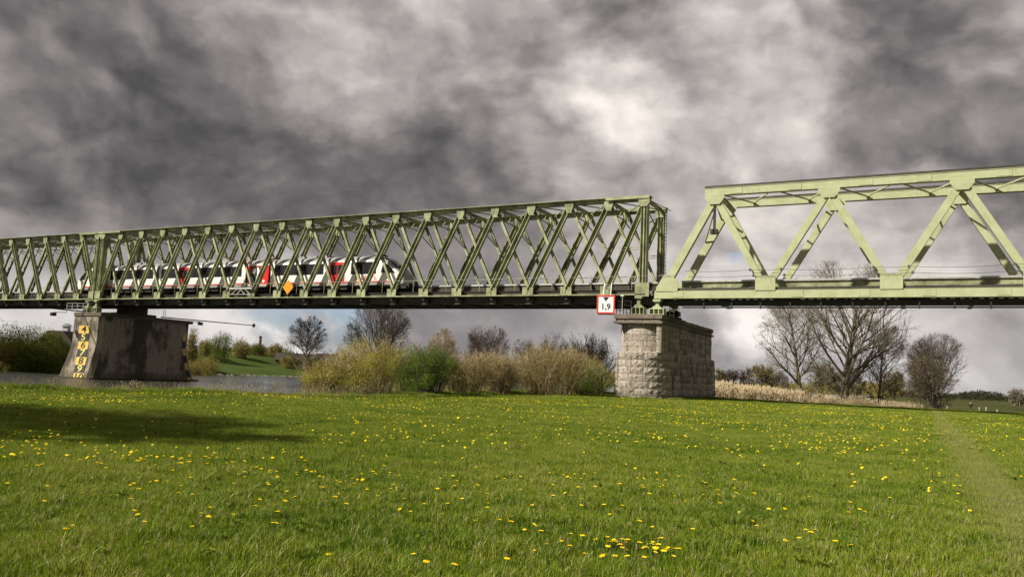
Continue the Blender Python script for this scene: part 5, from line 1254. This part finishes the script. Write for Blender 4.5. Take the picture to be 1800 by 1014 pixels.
bush('blossom_bush', 'white blossoming bush on the horizon at the right edge', 1790, 330, 679, 30, 'blossom', 3500, ns=20, size=.5, seed=95, z=-1.7, group=None or 'bushes on the horizon', fine=3)

# ------------------------------------------------------------------ far buildings
x, y = bearing(127, 175)
hs = thing('gabled_building', 'dark roofed building with a small lantern turret beyond the trees on the far bank', 'building', (x, y, -1.3), R(20))
ob('wall', MB().box(-3.6, 3.6, -3, 3, -1, 4.6).me('wall', 'wall_dark'), hs)
rf = ob('roof', MB().prism([(-4.1, 4.6), (-2.0, 7.6), (1.2, 7.6), (4.1, 4.6)], -3.3, 3.3).me('roof', 'roof_dark'), hs)
mb = MB(); mb.box(-1.0, .0, -.5, .5, 7.6, 8.6); mb.prism([(-1.2, 8.6), (-.5, 9.1), (.2, 8.6)], -.75, .75); ob('lantern', mb.me('lantern', 'light_metal'), rf)
x, y = bearing(463, 330)
mb = MB(); n_ = 10; mb.tube([(0, 0, 0), (0, 0, 12.2)], [.80, .50], n_)
ch = thing('brick_chimney', 'tall red brick chimney beyond the trees on the far bank', 'chimney', (x, y, 0)); ob('shaft', mb.me('shaft', 'brick_red'), ch)
ob('cap', MB().tube([(0, 0, 12.2), (0, 0, 12.7)], [.60, .62], n_).me('cap', 'roof_dark'), ch); ob('chimney_house', MB().box(-2.5, 2.5, -2, 2, 0, 7.4).me('chimney_house', 'brick_red'), ch)
for (px, ds, w, h, lab) in ((530, 250, 12, 2.2, 'long low dark brown barn roof beyond the dike left of the slim tree'), (590, 255, 9, 2.6, 'dark brown barn roof beyond the dike right of the slim bare tree')):
    x, y = bearing(px, ds); bn = thing('barn', lab, 'barn', (x, y, 1.0), R(35))
    ob('wall', MB().box(-w / 2, w / 2, -3, 3, 0, 2.2).me('wall', 'wall_dark'), bn); mb = MB()
    mb.v += [(-w / 2 - .4, -3.4, 2.2), (w / 2 + .4, -3.4, 2.2), (w / 2 + .4, 3.4, 2.2), (-w / 2 - .4, 3.4, 2.2), (-w / 2 - .4, 0, 2.2 + h), (w / 2 + .4, 0, 2.2 + h)]; mb.f += [(0, 1, 5, 4), (2, 3, 4, 5), (0, 4, 3), (1, 2, 5), (3, 2, 1, 0)]; mb.mi += [0] * 5
    ob('roof', mb.me('roof', 'roof_dark'), bn)
# white marker posts
for k, (px, ds, h, lab) in enumerate(((1735, 185, 1.0, 'short white post on the low meadow right of the walking person'), (1754, 150, 1.15, 'taller white post nearest the right edge of the low meadow'), (1643, 170, 1.2, 'white post at the foot of the lone broad bare tree'), (1667, 180, 1.1, 'white post right of the lone broad bare tree'), (1723, 200, .7, 'very short white post just right of the walking person'))):
    x, y = bearing(px, ds); mb = MB(); mb.box(-.09, .09, -.09, .09, -.2, h * .85); mb.box(-.11, .11, -.11, .11, h * .85, h * .85 + .05); thing('marker_post', lab, 'post', (x, y, ground(x, y)), 0, 'white posts in the far meadow', mb.me('marker_post', 'post_white'))

# ------------------------------------------------------------------ walking person in the far meadow
x, y = bearing(1708, 190)
pr = thing('person', 'person in dark coat and dark trousers walking in the far meadow at the right', 'person', (x, y, ground(x, y)), R(60))
def skin(name, verts, edges, radii, m, parent, rootv=0):
    me = bpy.data.meshes.new(name); me.from_pydata(verts, edges, []); me.materials.append(M[m]); o = ob(name, me, parent)
    o.modifiers.new('skin', 'SKIN'); lay = me.skin_vertices[0]
    for i, r_ in enumerate(radii): lay.data[i].radius = (r_, r_)
    lay.data[rootv].use_root = True; ss = o.modifiers.new('sub', 'SUBSURF'); ss.levels = 1; ss.render_levels = 1; return o
bv = [(0, 0, .95), (0, 0, 1.15), (.02, 0, 1.38), (.03, 0, 1.47), (.04, 0, 1.60), (.05, 0, 1.70), (.02, .19, 1.37), (-.10, .22, 1.12), (.02, .21, .90), (.06, .21, .82), (.02, -.19, 1.37), (.14, -.22, 1.12), (.28, -.21, .93), (.33, -.2, .86), (0, .09, .90), (.16, .10, .50), (.10, .10, .08), (.24, .10, .04), (0, -.09, .90), (-.10, -.10, .50), (-.32, -.10, .12), (-.20, -.10, .04)]
be = [(0, 1), (1, 2), (2, 3), (3, 4), (4, 5), (2, 6), (6, 7), (7, 8), (8, 9), (2, 10), (10, 11), (11, 12), (12, 13), (0, 14), (14, 15), (15, 16), (16, 17), (0, 18), (18, 19), (19, 20), (20, 21)]
br = [.15, .15, .16, .055, .095, .075, .075, .055, .04, .04, .075, .055, .04, .04, .10, .07, .045, .04, .10, .07, .045, .04]
skin('body', bv, be, br, 'skin', pr)
skin('coat', [(0, 0, .78), (0, 0, 1.0), (.0, 0, 1.2), (.02, 0, 1.36), (.02, .2, 1.36), (-.10, .23, 1.12), (.01, .215, .93), (.02, -.2, 1.36), (.14, -.23, 1.12), (.26, -.215, .95)], [(0, 1), (1, 2), (2, 3), (3, 4), (4, 5), (5, 6), (3, 7), (7, 8), (8, 9)], [.22, .20, .19, .17, .10, .075, .06, .10, .075, .06], 'cloth_dark', pr)
skin('trousers', [(0, 0, .9), (0, .09, .86), (.16, .10, .50), (.10, .10, .12), (0, -.09, .86), (-.10, -.10, .50), (-.30, -.10, .16)], [(0, 1), (1, 2), (2, 3), (0, 4), (4, 5), (5, 6)], [.16, .125, .09, .07, .125, .09, .07], 'cloth_blue', pr)
skin('hair', [(.03, 0, 1.66), (.04, 0, 1.73)], [(0, 1)], [.10, .08], 'cloth_dark', pr)

# ------------------------------------------------------------------ unseen leafy tree left of the viewer, placed and shaped to shade the meadow
tx, ty = -28.5, 3.5
rt_ = thing('shade_tree', 'unseen leafy tree left of the viewpoint, placed for its shade on the meadow', 'tree', (tx, ty, -.3))
T = Tree(77); spec = dict(up=(.1, .3, .2, .1), wob=.1, levels=2, n=[10, 6, 0], ang=[50, 42, 40, 40], ratio=(1, .5, .4, .4), rr=(.5, .5, .5, .5), c=Vector((0, 0, 8.6)), e=Vector((6.5, 5, 4.6))); spec['from'] = (.35, .2, .2, .2)
T.grow(Vector((0, 0, -.2)), Vector((0, 0, 1)), 9.5, .45, 0, spec); ob('trunk', npmesh('trunk', [tuple(q) for q in T.V], T.F, 'bark', True), rt_)
V, Fc = foliage(16000, [(0, 0, 9.5, 6.5, 4.6, 2.6), (-7.5, -1, 9.0, 5.2, 4.2, 2.4), (5.5, .5, 9.2, 4.6, 3.4, 1.8)], .5, 6, 90, .0); ob('foliage', npmesh('foliage', V, Fc, 'leaf_fresh_green'), rt_)
